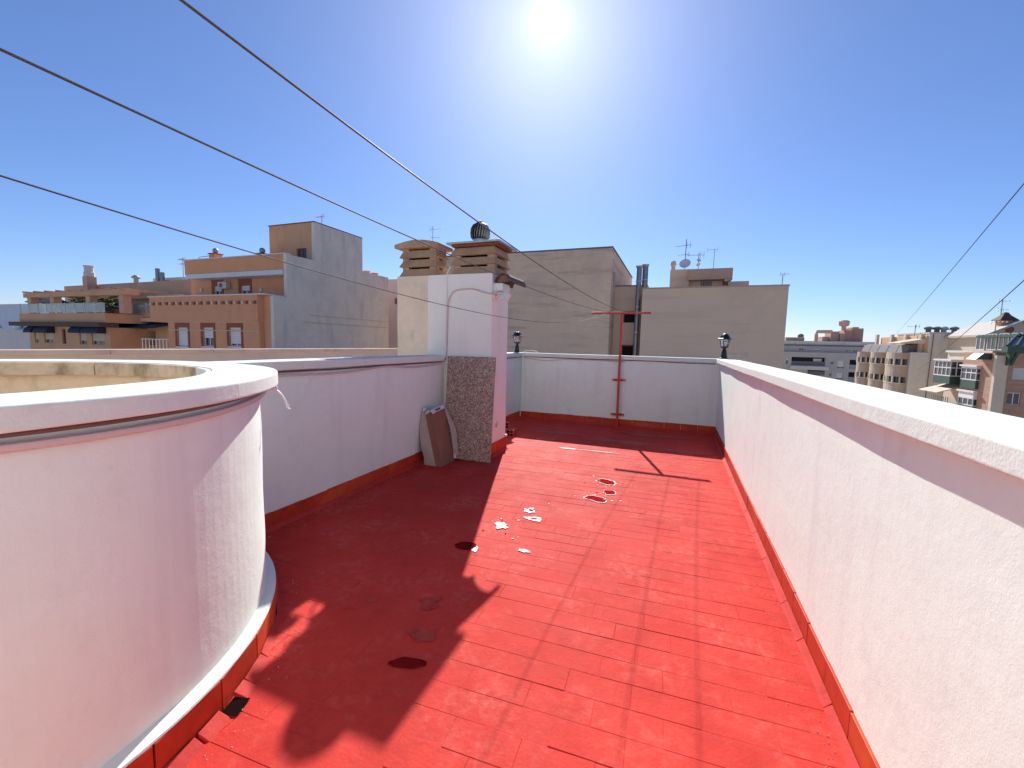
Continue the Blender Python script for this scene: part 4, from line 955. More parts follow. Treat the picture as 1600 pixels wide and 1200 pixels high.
# set-back top floor
xu0 = h_(288, 410, YU).x; zb_ = h_(360, 433, YU).z; zt_ = h_(360, 402, YU).z
box(tr, 'attic_band', 'terra', xu0, XT-.01, YU, YZ-.5, zb_+.35, zU-.003)
box(tr, 'attic_cornice', 'bwhite', xu0+.25, XT-.01, YU-.12, YU+2, zb_, zb_+.347)
YR = YU+1.0; k_ = lambda px, py: on_y(px, py, YR)
aw = [(k_(334, 455).x, k_(347, 455).x, ztp-.2, k_(340, 447).z), (k_(376, 455).x, k_(391, 455).x, ztp-.2, k_(385, 446).z)]
block(tr, 'attic_wall', k_(299, 450).x, XT-.012, YR, YZ-.6, ztp-1, zb_+.30, 'terra', front=aw)
for r_ in aw: ywin(tr, r_, YR, shut=.3, surround='terra_dk')
box(tr, 'terrace_deck', 'roofgrey', xl1, XT-.012, YT+.6, YR-.01, zmid+.1, ztp-.9)
ac = box(tr, 'air_conditioner', 'acunit', k_(348, 445).x, k_(361, 445).x, YR-.42, YR-.05, k_(355, 452).z, k_(355, 441.5).z)
cx_ = (k_(348, 445).x+k_(361, 445).x)/2-.12; cz_ = (k_(355, 452).z+k_(355, 441.5).z)/2
MB().lathe([(.17, 0), (.17, .02), (.05, .03)], (0, 0, 0), 16).build('fan_grille', 'dgrey', ac).matrix_local = Matrix.Translation((cx_, YR-.425, cz_)) @ Matrix.Rotation(R(90), 4, 'X')
for q in (316, 409):
    p_ = k_(q, 457); MB().lathe([(.09, 0), (.09, .25), (.04, .3)], (p_.x, YR-.08, p_.z+.05), 8).build('wall_lamp', 'frame', tr)
# roof tower
xt0 = on_y(421, 380, YW).x; tw_ = [(on_y(463, 395, YW).x, on_y(479, 395, YW).x, zU+.02, on_y(470, 388, YW).z)]
block(tr, 'roof_tower', xt0, XT-.008, YW, YE-.02, zU-.2, zW-.004, 'ochre', front=tw_)
ywin(tr, tw_[0], YW, bars=1, fm='terra_dk', gm='glass')
box(tr, 'tower_edge', 'terra_dk', xt0-.05, XT+.32, YW-.06, YE, zW+.003, zW+.07)
box(tr, 'attic_coping', 'bwhite', xu0-.06, XT+.32, YU-.08, YU+.35, zU+.003, zU+.08)
for q, top in ((337, 388), (410, 387)):
    p_ = on_y(q, 400, YU+1.2)
    cc = box(tr, 'chimney', 'terra', p_.x-.35, p_.x+.35, YU+.9, YU+1.5, zU-.1, on_y(q, 398, YU+1.2).z); zz = on_y(q, 398, YU+1.2).z
    box(tr, 'chimney_cap', 'terra_dk', p_.x-.42, p_.x+.42, YU+.83, YU+1.57, zz+.003, zz+.08)
    MB().lathe([(.10, .08), (.12, .15), (.2, .2), (.22, .34), (.17, .46), (.06, .52)], (p_.x, YU+1.2, zz), 12).build('vent_ball', 'turb', cc, smooth=True)
q0, q1 = on_y(311, 402, YU+.5), on_y(328, 401, YU+.5)
MB().tube([(q0.x, YU+.5, zU), (q0.x, YU+.5, q0.z), (q1.x, YU+.5, q0.z+.05)], .03, 6).build('roof_pipe', 'metal', tr)
for q in (572, 585): 
    p_ = on_x(q, 428, XT-1); MB().lathe([(.3, 0), (.3, .5), (.38, .52), (.38, .6)], (p_.x, p_.y, zE-.2), 12).build('roof_vent', 'terra', tr)
p = on_y(503, 350, YW+1.5); antenna('aerial on the roof tower of the terracotta building', p.x, YW+1.5, zW, on_y(503, 337, YW+1.5).z-zW, [(on_y(503, 338, YW+1.5).z-zW, .95, 6)], R(170), r=.03)
# iron balcony at its left end
bx0, bx1 = on_y(243, 535, YT+1.3).x, xl1-.01
bal = box(tr, 'balcony_slab', 'bwhite', bx0, bx1, YT+.3, YT+1.8, h_(255, 546).z-.3, h_(255, 546).z-.15)
n_ = 9
for k in range(n_+1): MB().box(bx0+(bx1-bx0)*k/n_-.02, bx0+(bx1-bx0)*k/n_+.02, YT+.32, YT+.36, h_(255, 546).z-.148, h_(255, 531).z).build('baluster', 'frame', bal)
MB().box(bx0, bx1, YT+.30, YT+.38, h_(255, 531).z+.002, h_(255, 531).z+.06).build('handrail', 'frame', bal)

# ---- white wall glimpsed beside the chimney
wx = -26.0
ww = thing('apartment_building', 'narrow strip of bluish white building between grey wall and chimney', 'building', (wx, 42, GROUND))
yw0, yw1 = YZ+2.5, YZ+13
xw_ = on_y(603, 450, yw0).x
block(ww, 'wall', xw_-4, on_y(650, 450, yw0).x, yw0, yw1, GROUND, on_y(612, 438, yw0).z, 'bluewhite')
box(ww, 'roof_edge', 'bwhite', xw_-4.05, on_y(650, 450, yw0).x+.05, yw0-.06, yw1, on_y(612, 438, yw0).z+.003, on_y(612, 438, yw0).z+.1)
box(ww, 'wall_lamp', 'dgrey', on_y(618.5, 470, yw0).x, on_y(620.5, 470, yw0).x, yw0-.2, yw0-.003, on_y(619, 475, yw0).z, on_y(619, 466, yw0).z)

# ---- ochre building with roof terrace and pergola
YO = 25.2
oc = thing('apartment_building', 'ochre building with planted roof terrace, pergola and blue awnings', 'building', (-60, YO+4, GROUND))
o_ = lambda px, py, Y=YO: on_y(px, py, Y)
xo0, xo1 = o_(46, 520).x, o_(172, 520).x; zs_ = o_(110, 497).z
aws = []
for a_, b_, t_ in ((54, 60, 514), (69, 84, 514), (97, 103, 514), (124, 135, 513), (143, 163, 513)):
    aws.append((o_(a_, 525).x, o_(b_, 525).x, o_(100, 537).z, o_(100, t_).z))
block(oc, 'wall', xo0, xo1, YO, YO+12, GROUND, zs_-.9, 'ochre', front=aws)
for i, r_ in enumerate(aws):
    ywin(oc, r_, YO, bars=1, fm='cream' if i in (0, 1, 3, 4) else 'terra_dk', gm='glass', shut=0 if i == 2 else .75, sm='cream')
    if i != 2:                                # rounded awning hood: quarter barrel
        v = []; m_ = 8; a_, b_ = r_[0]-.35, r_[1]+.35; hh = .75
        for k in range(m_+1):
            q = math.pi/2*k/m_; v += [(a_, YO-.01-hh*math.sin(q), r_[3]-.45+hh*math.cos(q)), (b_, YO-.01-hh*math.sin(q), r_[3]-.45+hh*math.cos(q))]
        f = [(2*k, 2*k+1, 2*k+3, 2*k+2) for k in range(m_)]
        s0 = len(v); v += [(a_, YO-.01, r_[3]-.45), (b_, YO-.01, r_[3]-.45)]
        f += [tuple([s0]+[2*k for k in range(m_+1)]), tuple([s0+1]+[2*k+1 for k in range(m_, -1, -1)])]
        MB().add(v, f).build('awning', 'navy', oc)
box(oc, 'tiled_eave', 'clay_dark', xo0-1.2, xo1+.5, YO-1.1, YO+.5, zs_-.88, zs_-.45)
box(oc, 'balcony_band', 'ochre', xo0-.2, xo1+.6, YO-.6, YO+12, zs_-.447, zs_+.45)
# right wing recedes
YO2 = YO+3.2; o2 = lambda px, py: on_y(px, py, YO2)
xo2, xo3 = o2(172, 520).x, o2(285, 520).x
lg = [(o2(176, 520).x, o2(195, 520).x, o2(185, 538).z, o2(185, 514).z), (o2(213, 520).x, o2(243, 520).x, o2(225, 539).z, o2(225, 517).z)]
block(oc, 'wing_wall', xo2+.02, xo3, YO2, YO2+9, GROUND, o2(200, 503).z, 'ochre', front=lg, d=.9)
for r_ in lg: opening(oc, r_, YO2, .89)
MB().box(lg[0][0]-.3, lg[0][1]+.3, YO2-.9, YO2-.01, lg[0][3]-.1, lg[0][3]+.35).build('awning', 'navy', oc)
MB().hexa([(lg[1][0]-1, YO2-1.6, lg[1][3]+.25), (lg[1][1]+2.5, YO2-1.6, lg[1][3]+.25), (lg[1][1]+2.5, YO2-.01, lg[1][3]+.6), (lg[1][0]-1, YO2-.01, lg[1][3]+.6)], [(lg[1][0]-1, YO2-1.6, lg[1][3]+.33), (lg[1][1]+2.5, YO2-1.6, lg[1][3]+.33), (lg[1][1]+2.5, YO2-.01, lg[1][3]+.9), (lg[1][0]-1, YO2-.01, lg[1][3]+.9)]).build('awning', 'navy', oc)
box(oc, 'wing_cornice', 'cream', xo2+.4, xo3, YO2-.9, YO2+.3, o2(200, 503).z+.003, o2(200, 503).z+.35)
box(oc, 'wing_band', 'ochre', xo2+.4, xo3, YO2-.5, YO2+8, o2(200, 503).z+.353, o2(200, 490).z)
# terrace: glass balustrade, columns, pergola, penthouse
zf = zs_+.45; n_ = 9
for k in range(n_):
    a_, b_ = xo0-.1+(xo1-xo0+.6)*k/n_, xo0-.1+(xo1-xo0+.6)*(k+1)/n_
    g_ = MB().box(a_+.05, b_-.05, YO-.5, YO-.48, zf+.08, zf+1.0).build('balustrade_glass', 'glass2', oc)
    MB().box(a_-.02, a_+.03, YO-.53, YO-.45, zf+.003, zf+1.05).build('balustrade_post', 'frame', oc)
zf2 = o2(200, 490).z
for k in range(5):
    a_, b_ = xo2+.5+(xo3-xo2-.6)*k/5, xo2+.5+(xo3-xo2-.6)*(k+1)/5
    MB().box(a_+.05, b_-.05, YO2-.45, YO2-.43, zf2+.05, zf2+1.0).build('balustrade_glass', 'glass2', oc)
    MB().box(a_-.02, a_+.03, YO2-.48, YO2-.40, zf2+.003, zf2+1.05).build('balustrade_post', 'frame', oc)
zpg = o_(100, 464).z
for px in (49.5, 85, 141, 193): box(oc, 'column', 'brown', o_(px, 470).x-.35, o_(px, 470).x+.35, YO-.2, YO+.45, zf+.003, zpg-.003)
box(oc, 'pergola_beam', 'ochre', o_(44, 460).x, o_(210, 460).x, YO-.4, YO+.4, zpg, zpg+.45)
box(oc, 'pergola_beam', 'ochre', o_(44, 460).x+1, o_(215, 460).x, YO+3.6, YO+4.1, zpg+.1, zpg+.5)
for k in range(9):
    x = o_(50, 460).x+(o_(200, 460).x-o_(50, 460).x)*k/8; box(oc, 'rafter', 'brown', x-.09, x+.09, YO-.7, YO+3.59, zpg+.46, zpg+.62)
ypn = YO+5; 
pw = [(on_y(155, 480, ypn).x, on_y(168, 480, ypn).x, on_y(155, 489, ypn).z, on_y(155, 474, ypn).z), (on_y(213, 480, ypn).x, on_y(224, 480, ypn).x, on_y(213, 489, ypn).z, on_y(213, 474, ypn).z)]
block(oc, 'penthouse_wall', on_y(101, 460, ypn).x, on_y(300, 460, ypn).x, ypn, ypn+8, zf-1.5, on_y(150, 447, ypn).z, 'brown', front=pw)
for r_ in pw: ywin(oc, r_, ypn, bars=1, gm='glass', surround=None)
MB().hexa([(on_y(101, 460, ypn).x, ypn, on_y(150, 447, ypn).z+.003), (on_y(300, 460, ypn).x, ypn, on_y(150, 447, ypn).z+.003), (on_y(300, 460, ypn).x, ypn+8, on_y(150, 447, ypn).z+.003), (on_y(101, 460, ypn).x, ypn+8, on_y(150, 447, ypn).z+.003)],
          [(on_y(101, 460, ypn).x, ypn, on_y(150, 445, ypn).z), (on_y(300, 460, ypn).x, ypn, on_y(150, 447, ypn).z+.25), (on_y(300, 460, ypn).x, ypn+8, on_y(150, 440, ypn).z), (on_y(101, 460, ypn).x+3, ypn+8, on_y(150, 436, ypn).z)]).build('penthouse_roof', 'ochre', oc)
cq = on_y(141, 440, ypn-.5)
cc = box(oc, 'chimney', 'brown', cq.x-.45, cq.x+.45, ypn-1, ypn-.1, zpg+.5, on_y(141, 432.5, ypn-.5).z)
MB().lathe([(.5, 0), (.5, .5), (.42, .55), (.42, 1.1), (.5, 1.15), (.5, 1.25)], (cq.x, ypn-.55, on_y(141, 432.5, ypn-.5).z), 12).build('chimney_pot', 'lgrey', cc)
v0 = on_y(213, 442, ypn+3); MB().lathe([(.25, 0), (.25, 1.1), (.45, 1.15), (.45, 1.3), (.2, 1.5)], (v0.x, ypn+3, v0.z-.6), 10).build('roof_vent', 'metal', oc)
umb = MB().lathe([(2.0, 0), (1.2, .45), (.1, .9)], (on_y(77, 472, YO+2).x, YO+2, on_y(77, 474, YO+2).z), 8).build('parasol', 'navy', oc)
MB().tube([(on_y(77, 472, YO+2).x, YO+2, zf), (on_y(77, 472, YO+2).x, YO+2, on_y(77, 474, YO+2).z)], .05, 6).build('pole', 'metal', umb)
def bush(label, x, y, z, r, h, n, seed):
    rnd = random.Random(seed); t = thing('potted_plant', label, 'plant', (x, y, z), 'potted plants on the ochre roof terrace')
    MB().lathe([(r*.35, 0), (r*.5, .4), (r*.5, .45)], (x, y, z), 10).build('pot', 'pot', t)
    mb = MB()
    for k in range(n):
        a_ = rnd.uniform(0, 6.28); q = r*math.sqrt(rnd.random()); zz = z+.4+h*rnd.random(); q *= 1.1-.5*abs((zz-z-.4)/h-.45)
        p_ = Vector((x+q*math.cos(a_), y+q*math.sin(a_), zz)); d_ = Vector((rnd.gauss(0, 1), rnd.gauss(0, 1), rnd.gauss(0, .6))).normalized()*.20; e_ = d_.cross(Vector((rnd.gauss(0, 1), rnd.gauss(0, 1), 1))).normalized()*.09
        mb.add([p_-d_, p_+e_, p_+d_, p_-e_], [(0, 1, 2, 3)])
    mb.build('foliage', 'leaf', t); return t
for i, (px, lab, h) in enumerate(((127, 'bushy plant under the pergola left of the roof terrace column', 1.5), (186, 'tall plant beside the right column of the roof terrace', 2.1), (171, 'low plant by the penthouse window on the roof terrace', 1.2))):
    p_ = o_(px, 485, YO+.9+i*.3); bush(lab, p_.x, p_.y, zf+.003, .9, h, 260, 90+i)
# ---- white block with flues behind, and pale houses at the far left
wb2 = thing('apartment_building', 'white block with twin dark flues behind the terracotta building', 'building', (-60, 44, GROUND))
yy = 40.0; q_ = lambda px, py: on_y(px, py, yy)
block(wb2, 'wall', q_(239, 440).x, q_(310, 440).x, yy, yy+10, GROUND, q_(260, 434).z, 'bwhite')
for px, tp in ((257, 421), (264, 427)):
    f_ = MB().tube([(q_(px, 440).x, yy-.8, q_(px, 448).z-4), (q_(px, 440).x, yy-.8, q_(px, tp).z)], .28, 12).build('flue_pipe', 'flue', wb2, smooth=True)
MB().lathe([(.9, 0), (.9, .5), (.5, .75)], (q_(278, 447).x, yy-1.2, q_(278, 449).z), 12).build('water_tank', 'redtank', wb2)
MB().box(q_(268, 447).x, q_(300, 447).x, yy-2.5, yy-.02, GROUND, q_(278, 449).z-.003).build('lean_to', 'bwhite', wb2)
p = q_(275, 434); antenna('tall aerial above the white block with flues', p.x, yy+1, q_(275, 434).z, on_y(275, 404, yy+1).z-q_(275, 434).z, [(on_y(275, 406, yy+1).z-p.z, 1.6, 6), (on_y(275, 413, yy+1).z-p.z, 1.2, 4)], R(170), r=.05)
def pale_house(label, px0, px1, top, Y, m, dpt, wins_):
    h2 = thing('pale_house', label, 'building', (on_y(px0, top, Y).x, Y, GROUND), 'pale houses at the far left')
    hs = [(on_y(a_, 520, Y).x, on_y(b_, 520, Y).x, on_y(20, d_, Y).z, on_y(20, c_, Y).z) for a_, b_, c_, d_ in wins_]
    zt_ = on_y((px0+px1)/2, top, Y).z
    block(h2, 'wall', on_y(px0, top, Y).x, on_y(px1, top, Y).x, Y, Y+dpt, GROUND, zt_, m, front=hs)
    for r_ in hs: ywin(h2, r_, Y, bars=1)
    box(h2, 'roof_edge', 'lgrey', on_y(px0, top, Y).x-.1, on_y(px1, top, Y).x+.1, Y-.1, Y+dpt, zt_+.003, zt_+.25)
    return h2
pale_house('long pale house behind, at the far left edge', -90, 52, 478, 42, 'bluewhite', 9, [(-6, 4, 508, 514)])
pale_house('small white house with one brown window in front of the pale one', 19, 60, 505, 30, 'bwhite', 6, [(31, 39, 508, 514)])
pale_house('low grey annexe at the far left edge behind the pink coping', -60, 47, 518, 26, 'lgrey', 5, [])

# ---- right side: the street of flats
XS = 31.0
def PX(px, py): return on_x(px, py, XS)
# end of the street: grey apartments
YG = 124.0; gq = lambda px, py: on_y(px, py, YG)
ga = thing('apartment_building', 'grey apartment block with recessed balconies at the end of the street', 'building', (30, YG, GROUND))
gh = [(gq(a_, c_).x, gq(b_, c_).x, gq(1290, d_).z, gq(1290, c_).z) for a_, b_, c_, d_ in
      [(1237, 1290, 559, 572), (1262, 1289, 579, 587), (1298, 1303, 563, 569), (1309, 1320, 563, 575), (1328, 1341, 561, 575), (1296, 1300, 581, 588), (1307, 1318, 582, 592), (1326, 1339, 580, 594), (1228, 1232, 562, 571)]]
block(ga, 'wall', gq(1200, 560).x, gq(1372, 560).x, YG, YG+14, GROUND, gq(1290, 551).z, 'mgrey', front=gh, d=1.0)
for i, r_ in enumerate(gh):
    if i in (0, 1, 4, 7):
        opening(ga, r_, YG, .99); MB().box(r_[0], r_[1], YG+.05, YG+.1, r_[2]+.003, r_[2]+1.0).build('railing', 'glass2' if i > 1 else 'dgrey', ga)
        if i < 2: MB().box(r_[0]+(r_[1]-r_[0])*.68, r_[0]+(r_[1]-r_[0])*.93, YG+.9, YG+.97, r_[2]+.4, r_[3]-.3).build('door', 'shutter', ga)
    else: ywin(ga, r_, YG, d=.5, shut=.8 if i in (3, 6) else .3, bars=1)
uh = [(gq(a_, c_).x, gq(b_, c_).x, gq(1290, d_).z, gq(1290, c_).z) for a_, b_, c_, d_ in [(1251, 1259, 544.5, 551), (1275, 1287, 545.5, 552), (1325, 1330, 546, 550), (1338, 1344, 546, 550)]]
block(ga, 'upper_storey', gq(1215, 545).x, gq(1372, 545).x, YG+1.5, YG+12, gq(1290, 551).z+.003, gq(1290, 541).z, 'mgrey', front=[(a_, b_, max(c_, gq(1290, 551).z+.3), e_) for a_, b_, c_, e_ in uh])
for i, r_ in enumerate(uh): ywin(ga, (r_[0], r_[1], max(r_[2], gq(1290, 551).z+.3), r_[3]), YG+1.5, bars=1, shut=.5 if i == 1 else 0)
box(ga, 'attic_band', 'dgrey', gq(1212, 545).x, gq(1374, 545).x, YG+1.2, YG+12.2, gq(1290, 541).z+.003, gq(1290, 539).z)
box(ga, 'attic', 'lgrey', gq(1212, 545).x, gq(1374, 545).x, YG+1.6, YG+12, gq(1290, 539).z+.003, gq(1290, 533).z)
box(ga, 'balcony_band', 'lgrey', gq(1234, 575).x, gq(1293, 575).x, YG-1.0, YG-.02, gq(1290, 578.5).z, gq(1290, 573).z)
# pink roof works behind it
pk = thing('roof_plant_rooms', 'pink brick chimneys and plant rooms with bent duct above the grey apartments', 'building', (32, 130, 8))
yk = 134.0; kq = lambda px, py: on_y(px, py, yk); zb0 = gq(1290, 536).z
for a_, b_, t_, m_ in ((1285, 1296, 526, 'pinkb'), (1297, 1310, 518, 'pinkb'), (1311, 1319, 521, 'brown'), (1319, 1331, 516, 'pinkb'), (1331, 1350, 513, 'pinkb'), (1227, 1256, 527, 'pinkb')):
    box(pk, 'plant_room', m_, kq(a_, t_).x, kq(b_, t_).x-.03, yk-(b_ % 3)*.4, yk+4, zb0-6, kq(a_, t_).z)
box(pk, 'parapet_cap', 'cream', kq(1331, 513).x-.1, kq(1340, 513).x, yk-.9, yk+4.1, kq(1331, 513).z+.003, kq(1331, 511).z)
MB().tube([(kq(1273, 530).x, yk-1, zb0-4), (kq(1273, 530).x, yk-1, kq(1273, 519.5).z-.6), (kq(1275, 519).x, yk-1, kq(1273, 518.5).z), (kq(1298, 519).x, yk-1, kq(1298, 518.5).z)], .45, 10).build('bent_duct', 'brown', pk, smooth=True)
MB().lathe([(.5, 0), (.5, .9), (1.1, 1.2), (1.2, 2.2), (.8, 2.5)], (kq(1318, 516).x, yk, kq(1318, 516).z), 12).build('vent_cowl', 'brown', pk)
MB().lathe([(.7, 0), (.7, .6), (.3, .9)], (kq(1251, 527).x, yk, kq(1251, 527).z), 10).build('vent_cowl', 'dgrey', pk)

# brown flats with bow bays; party wall to the viewer
YB0, YB1 = PX(1422, 560).y, PX(1352, 560).y
bf = thing('apartment_building', 'brown flats with stacked bow windows on the right street', 'building', (XS, YB0, GROUND))
zbt = PX(1422, 551).z
block(bf, 'wall', XS, XS+9, YB0+.02, YB1, GROUND, zbt, 'drab')
zrow = [(PX(1422, 571).z, PX(1422, 561.5).z), (PX(1422, 600).z, PX(1422, 590).z)]
st_ = zrow[0][0]-zrow[1][0]
zrow.append((zrow[1][0]-st_, zrow[1][1]-st_))
bays = [(1393, 1420), (1369, 1387), (1348, 1362)]
for a_, b_ in bays:
    yb0, yb1 = PX(b_, 565).y+.3, PX(a_, 565).y-.3; ym, rad = (yb0+yb1)/2, (yb1-yb0)/2
    n_ = 10; pts = [(XS-1.35*math.sin(math.pi*k/n_)**.6 if 0 < k < n_ else XS, ym-rad*math.cos(math.pi*k/n_)) for k in range(n_+1)]
    for k, (zl, zh) in enumerate(zrow):
        zlow = zl-st_+(zh-zl) if k < 2 else zl-2
        band = MB().prism([(x, y, zh+.003) for x, y in reversed(pts)], (0, 0, .9 if k == 0 else .35)).build('bay_head', 'drab', bf); fix(band)
        fix(MB().prism([(x, y, zlow+.36 if k < 2 else zlow) for x, y in reversed(pts)], (0, 0, zl-zlow-.36 if k < 2 else 2)).build('bay_apron', 'drab', bf))
        fix(MB().prism([(XS+(x-XS)*.86, ym+(y-ym)*.93, zl) for x, y in reversed(pts)], (0, 0, zh-zl)).build('bay_glass', 'glass', bf))
        for j in range(1, n_, 2): MB().box(pts[j][0]-.06, pts[j][0]+.06, pts[j][1]-.10, pts[j][1]+.10, zl, zh).build('mullion', 'cream', bf)
        fix(MB().prism([(XS+(x-XS)*1.03, ym+(y-ym)*1.03, zl-.12) for x, y in reversed(pts)], (0, 0, .115)).build('bay_sill', 'cream', bf))
# set-back storey with glazing
zu = PX(1440, 529).z; xsb = XS+1.6
box(bf, 'attic_wall', 'ochre', xsb, XS+9, YB0+.03, YB1-1, zbt+.003, on_x(1440, 524.5, xsb).z)
for px in (1441, 1417, 1395, 1372): 
    p_ = on_x(px, 535, xsb); box(bf, 'attic_pier', 'cream', xsb-.35, xsb-.003, p_.y-.35, p_.y+.35, zbt+.004, on_x(px, 523, xsb).z)
for k in range(5):
    y0_ = YB0+1.5+k*3.3; MB().hexa([(XS+.1, y0_, zbt+.01), (xsb-.36, y0_, zbt+.01), (xsb-.36, y0_+3.1, zbt+.01), (XS+.1, y0_+3.1, zbt+.01)], [(XS+.5, y0_, zbt+1.1), (xsb-.36, y0_, zbt+1.3), (xsb-.36, y0_+3.1, zbt+1.3), (XS+.5, y0_+3.1, zbt+1.1)]).build('glazed_lean_to', 'dgrey', bf)
MB().hexa([(XS-1.2, YB0+.2, zbt+1.3), (xsb, YB0+.2, zbt+1.3), (xsb, YB0+4.5, zbt+1.3), (XS-1.2, YB0+4.5, zbt+1.3)], [(XS-1.2, YB0+.2, zbt+1.4), (xsb, YB0+.2, zbt+2.0), (xsb, YB0+4.5, zbt+2.0), (XS-1.2, YB0+4.5, zbt+1.4)]).build('awning', 'cream', bf)
pq = lambda px, py: on_y(px, py, YB0)
zp0 = pq(1500, 522).z
box(bf, 'party_wall', 'lgrey', XS+.0, pq(1600, 560).x, YB0-.3, YB0+.015, GROUND, pq(1450, 551).z)
box(bf, 'upper_party_wall', 'lgrey', pq(1450, 535).x, pq(1600, 535).x, YB0-.28, YB0+9, pq(1450, 551).z+.003, zp0)
box(bf, 'roof_edge', 'mgrey', pq(1449, 535).x, pq(1600, 535).x, YB0-.35, YB0+9, zp0+.003, zp0+.22)
MB().tube([(pq(1447, 575).x, YB0-.4, GROUND), (pq(1454, 545).x, YB0-.4, zp0)], .05, 5).build('drain_line', 'dgrey', bf)
for px in (1462, 1476, 1487, 1504):
    p_ = pq(px, 522); MB().lathe([(.3, 0), (.3, .45), (.5, .5), (.5, .75), (.2, .9)], (p_.x, YB0+2, zp0+.2), 10).build('roof_vent', 'metal' if px % 2 else 'dgrey', bf)
MB().tube([(pq(1478, 522).x, YB0+1, zp0), (pq(1478, 515).x, YB0+1, pq(1478, 515).z), (pq(1494, 515).x, YB0+1, pq(1494, 514.5).z), (pq(1494, 515).x, YB0+1, zp0)], .07, 6).build('roof_pipe', 'metal', bf)
MB().tube([(pq(1525, 522).x, YB0+1, zp0), (pq(1526, 513).x, YB0+1, pq(1526, 513).z), (pq(1545, 513).x, YB0+1, pq(1545, 511).z)], .08, 6).build('roof_pipe', 'metal', bf)
p = pq(1432, 525); antenna('small aerial on the brown flats', p.x+1, YB0+3, on_x(1440, 524.5, xsb).z, 1.6, [(1.4, 1.4, 5)], R(170), r=.05)

# white and green bow-window house
YC0, YC1 = PX(1552, 580).y, PX(1478, 580).y
wg = thing('apartment_building', 'white bay windows with green trim and salmon awning on the right', 'building', (XS, YC0, GROUND))
zct = PX(1500, 551).z
block(wg, 'wall', XS, XS+9, YC0+.01, YC1, GROUND, zct, 'cream')
st2 = PX(1530, 575).z-PX(1530, 615).z
def bay(y0, y1, z0, z1, dep, bars, shut=0.0, x0=XS):
    b_ = MB(); t = .09
    b_.box(x0-dep, x0, y0, y1, z0-.9, z0); o = b_.build('bay_base', 'green', wg)
    g_ = MB().box(x0-dep+.06, x0, y0+.06, y1-.06, z0+.003, z1-.003).build('bay_glass', 'glass', o)
    fr_ = MB()
    for k in range(bars+1):
        y = y0+.045+(y1-y0-.09)*k/bars; fr_.box(x0-dep, x0-dep+.055, y-.045, y+.045, z0+.002, z1-.002)
    for k in range(3):
        x = x0-dep+.03+dep*k/3; fr_.box(x-.045, x+.045, y0, y0+.055, z0+.002, z1-.002)
    for zz in (z0+.05, (z0*.45+z1*.55), z1-.06): fr_.box(x0-dep-.01, x0-dep+.045, y0, y1, zz-.05, zz+.05); fr_.box(x0-dep, x0, y0-.01, y0+.045, zz-.05, zz+.05)
    fr_.build('bay_frame', 'frame', o)
    if shut: MB().box(x0-dep-.02, x0-dep-.012, y0+.1, y1-.1, z1-(z1-z0)*shut, z1).build('shutter', 'shutter', o); MB().box(x0-dep, x0, y0-.02, y0-.012, z1-(z1-z0)*shut, z1).build('shutter', 'shutter', o)
    MB().box(x0-dep-.15, x0+.2, y0-.15, y1+.15, z1+.003, z1+.18).build('bay_roof', 'bwhite', o)
ya, yb = PX(1512, 580).y, PX(1484, 580).y; yc_, yd = PX(1548, 580).y, PX(1522, 580).y
zA0, zA1 = PX(1500, 588).z, PX(1500, 564).z; zB0, zB1 = PX(1530, 594).z, PX(1530, 573).z
for k in range(3):
    if k != 1: bay(ya, yb, zA0-st2*k, zA1-st2*k, 1.5, 4)
    bay(yc_, yd, zB0-st2*k, zB1-st2*k, 1.1, 3, .45 if k == 1 else .15)
zb1_ = zA0-st2
MB().box(XS-1.5, XS-.003, ya, yb, zb1_-1.4, zb1_-.5).build('balcony', 'green', wg)
for k in range(9): MB().box(XS-1.5, XS-1.44, ya+(yb-ya)*k/8-.03, ya+(yb-ya)*k/8+.03, zb1_-.497, zb1_+.35).build('baluster', 'metal', wg)
MB().hexa([(XS-2.6, ya-.3, zA0-1.95), (XS-.003, ya-.3, zA0-1.05), (XS-.003, yb+.3, zA0-1.05), (XS-2.6, yb+.3, zA0-1.95)], [(XS-2.6, ya-.3, zA0-1.85), (XS-.003, ya-.3, zA0-.95), (XS-.003, yb+.3, zA0-.95), (XS-2.6, yb+.3, zA0-1.85)]).build('striped_awning', 'awn', wg)
# set-back top floor, with white glazing and green rail
zq = on_x(1545, 546, XS+2.5)
box(wg, 'top_storey', 'cream', XS+2.5, XS+9, YC0+.5, YC1-1.5, zct+.003, on_x(1545, 528, XS+2.5).z)
tp = on_x(1545, 540, XS+2.4)
for k in range(4): 
    y0_ = PX(1548, 540).y+k*1.9; xwin(wg, (y0_, y0_+1.5, zct+.4, zct+2.2), XS+2.2, d=.3, bars=1)
box(wg, 'roof_rail', 'green', XS+1.8, XS+9, YC0+.3, YC1-1.2, on_x(1545, 528, XS+2.5).z+.003, on_x(1545, 527, XS+2.5).z+.15)
box(wg, 'terrace_edge', 'lgrey', XS-.2, XS+2.4, YC0+.1, YC1+.1, zct+.004, zct+.25)
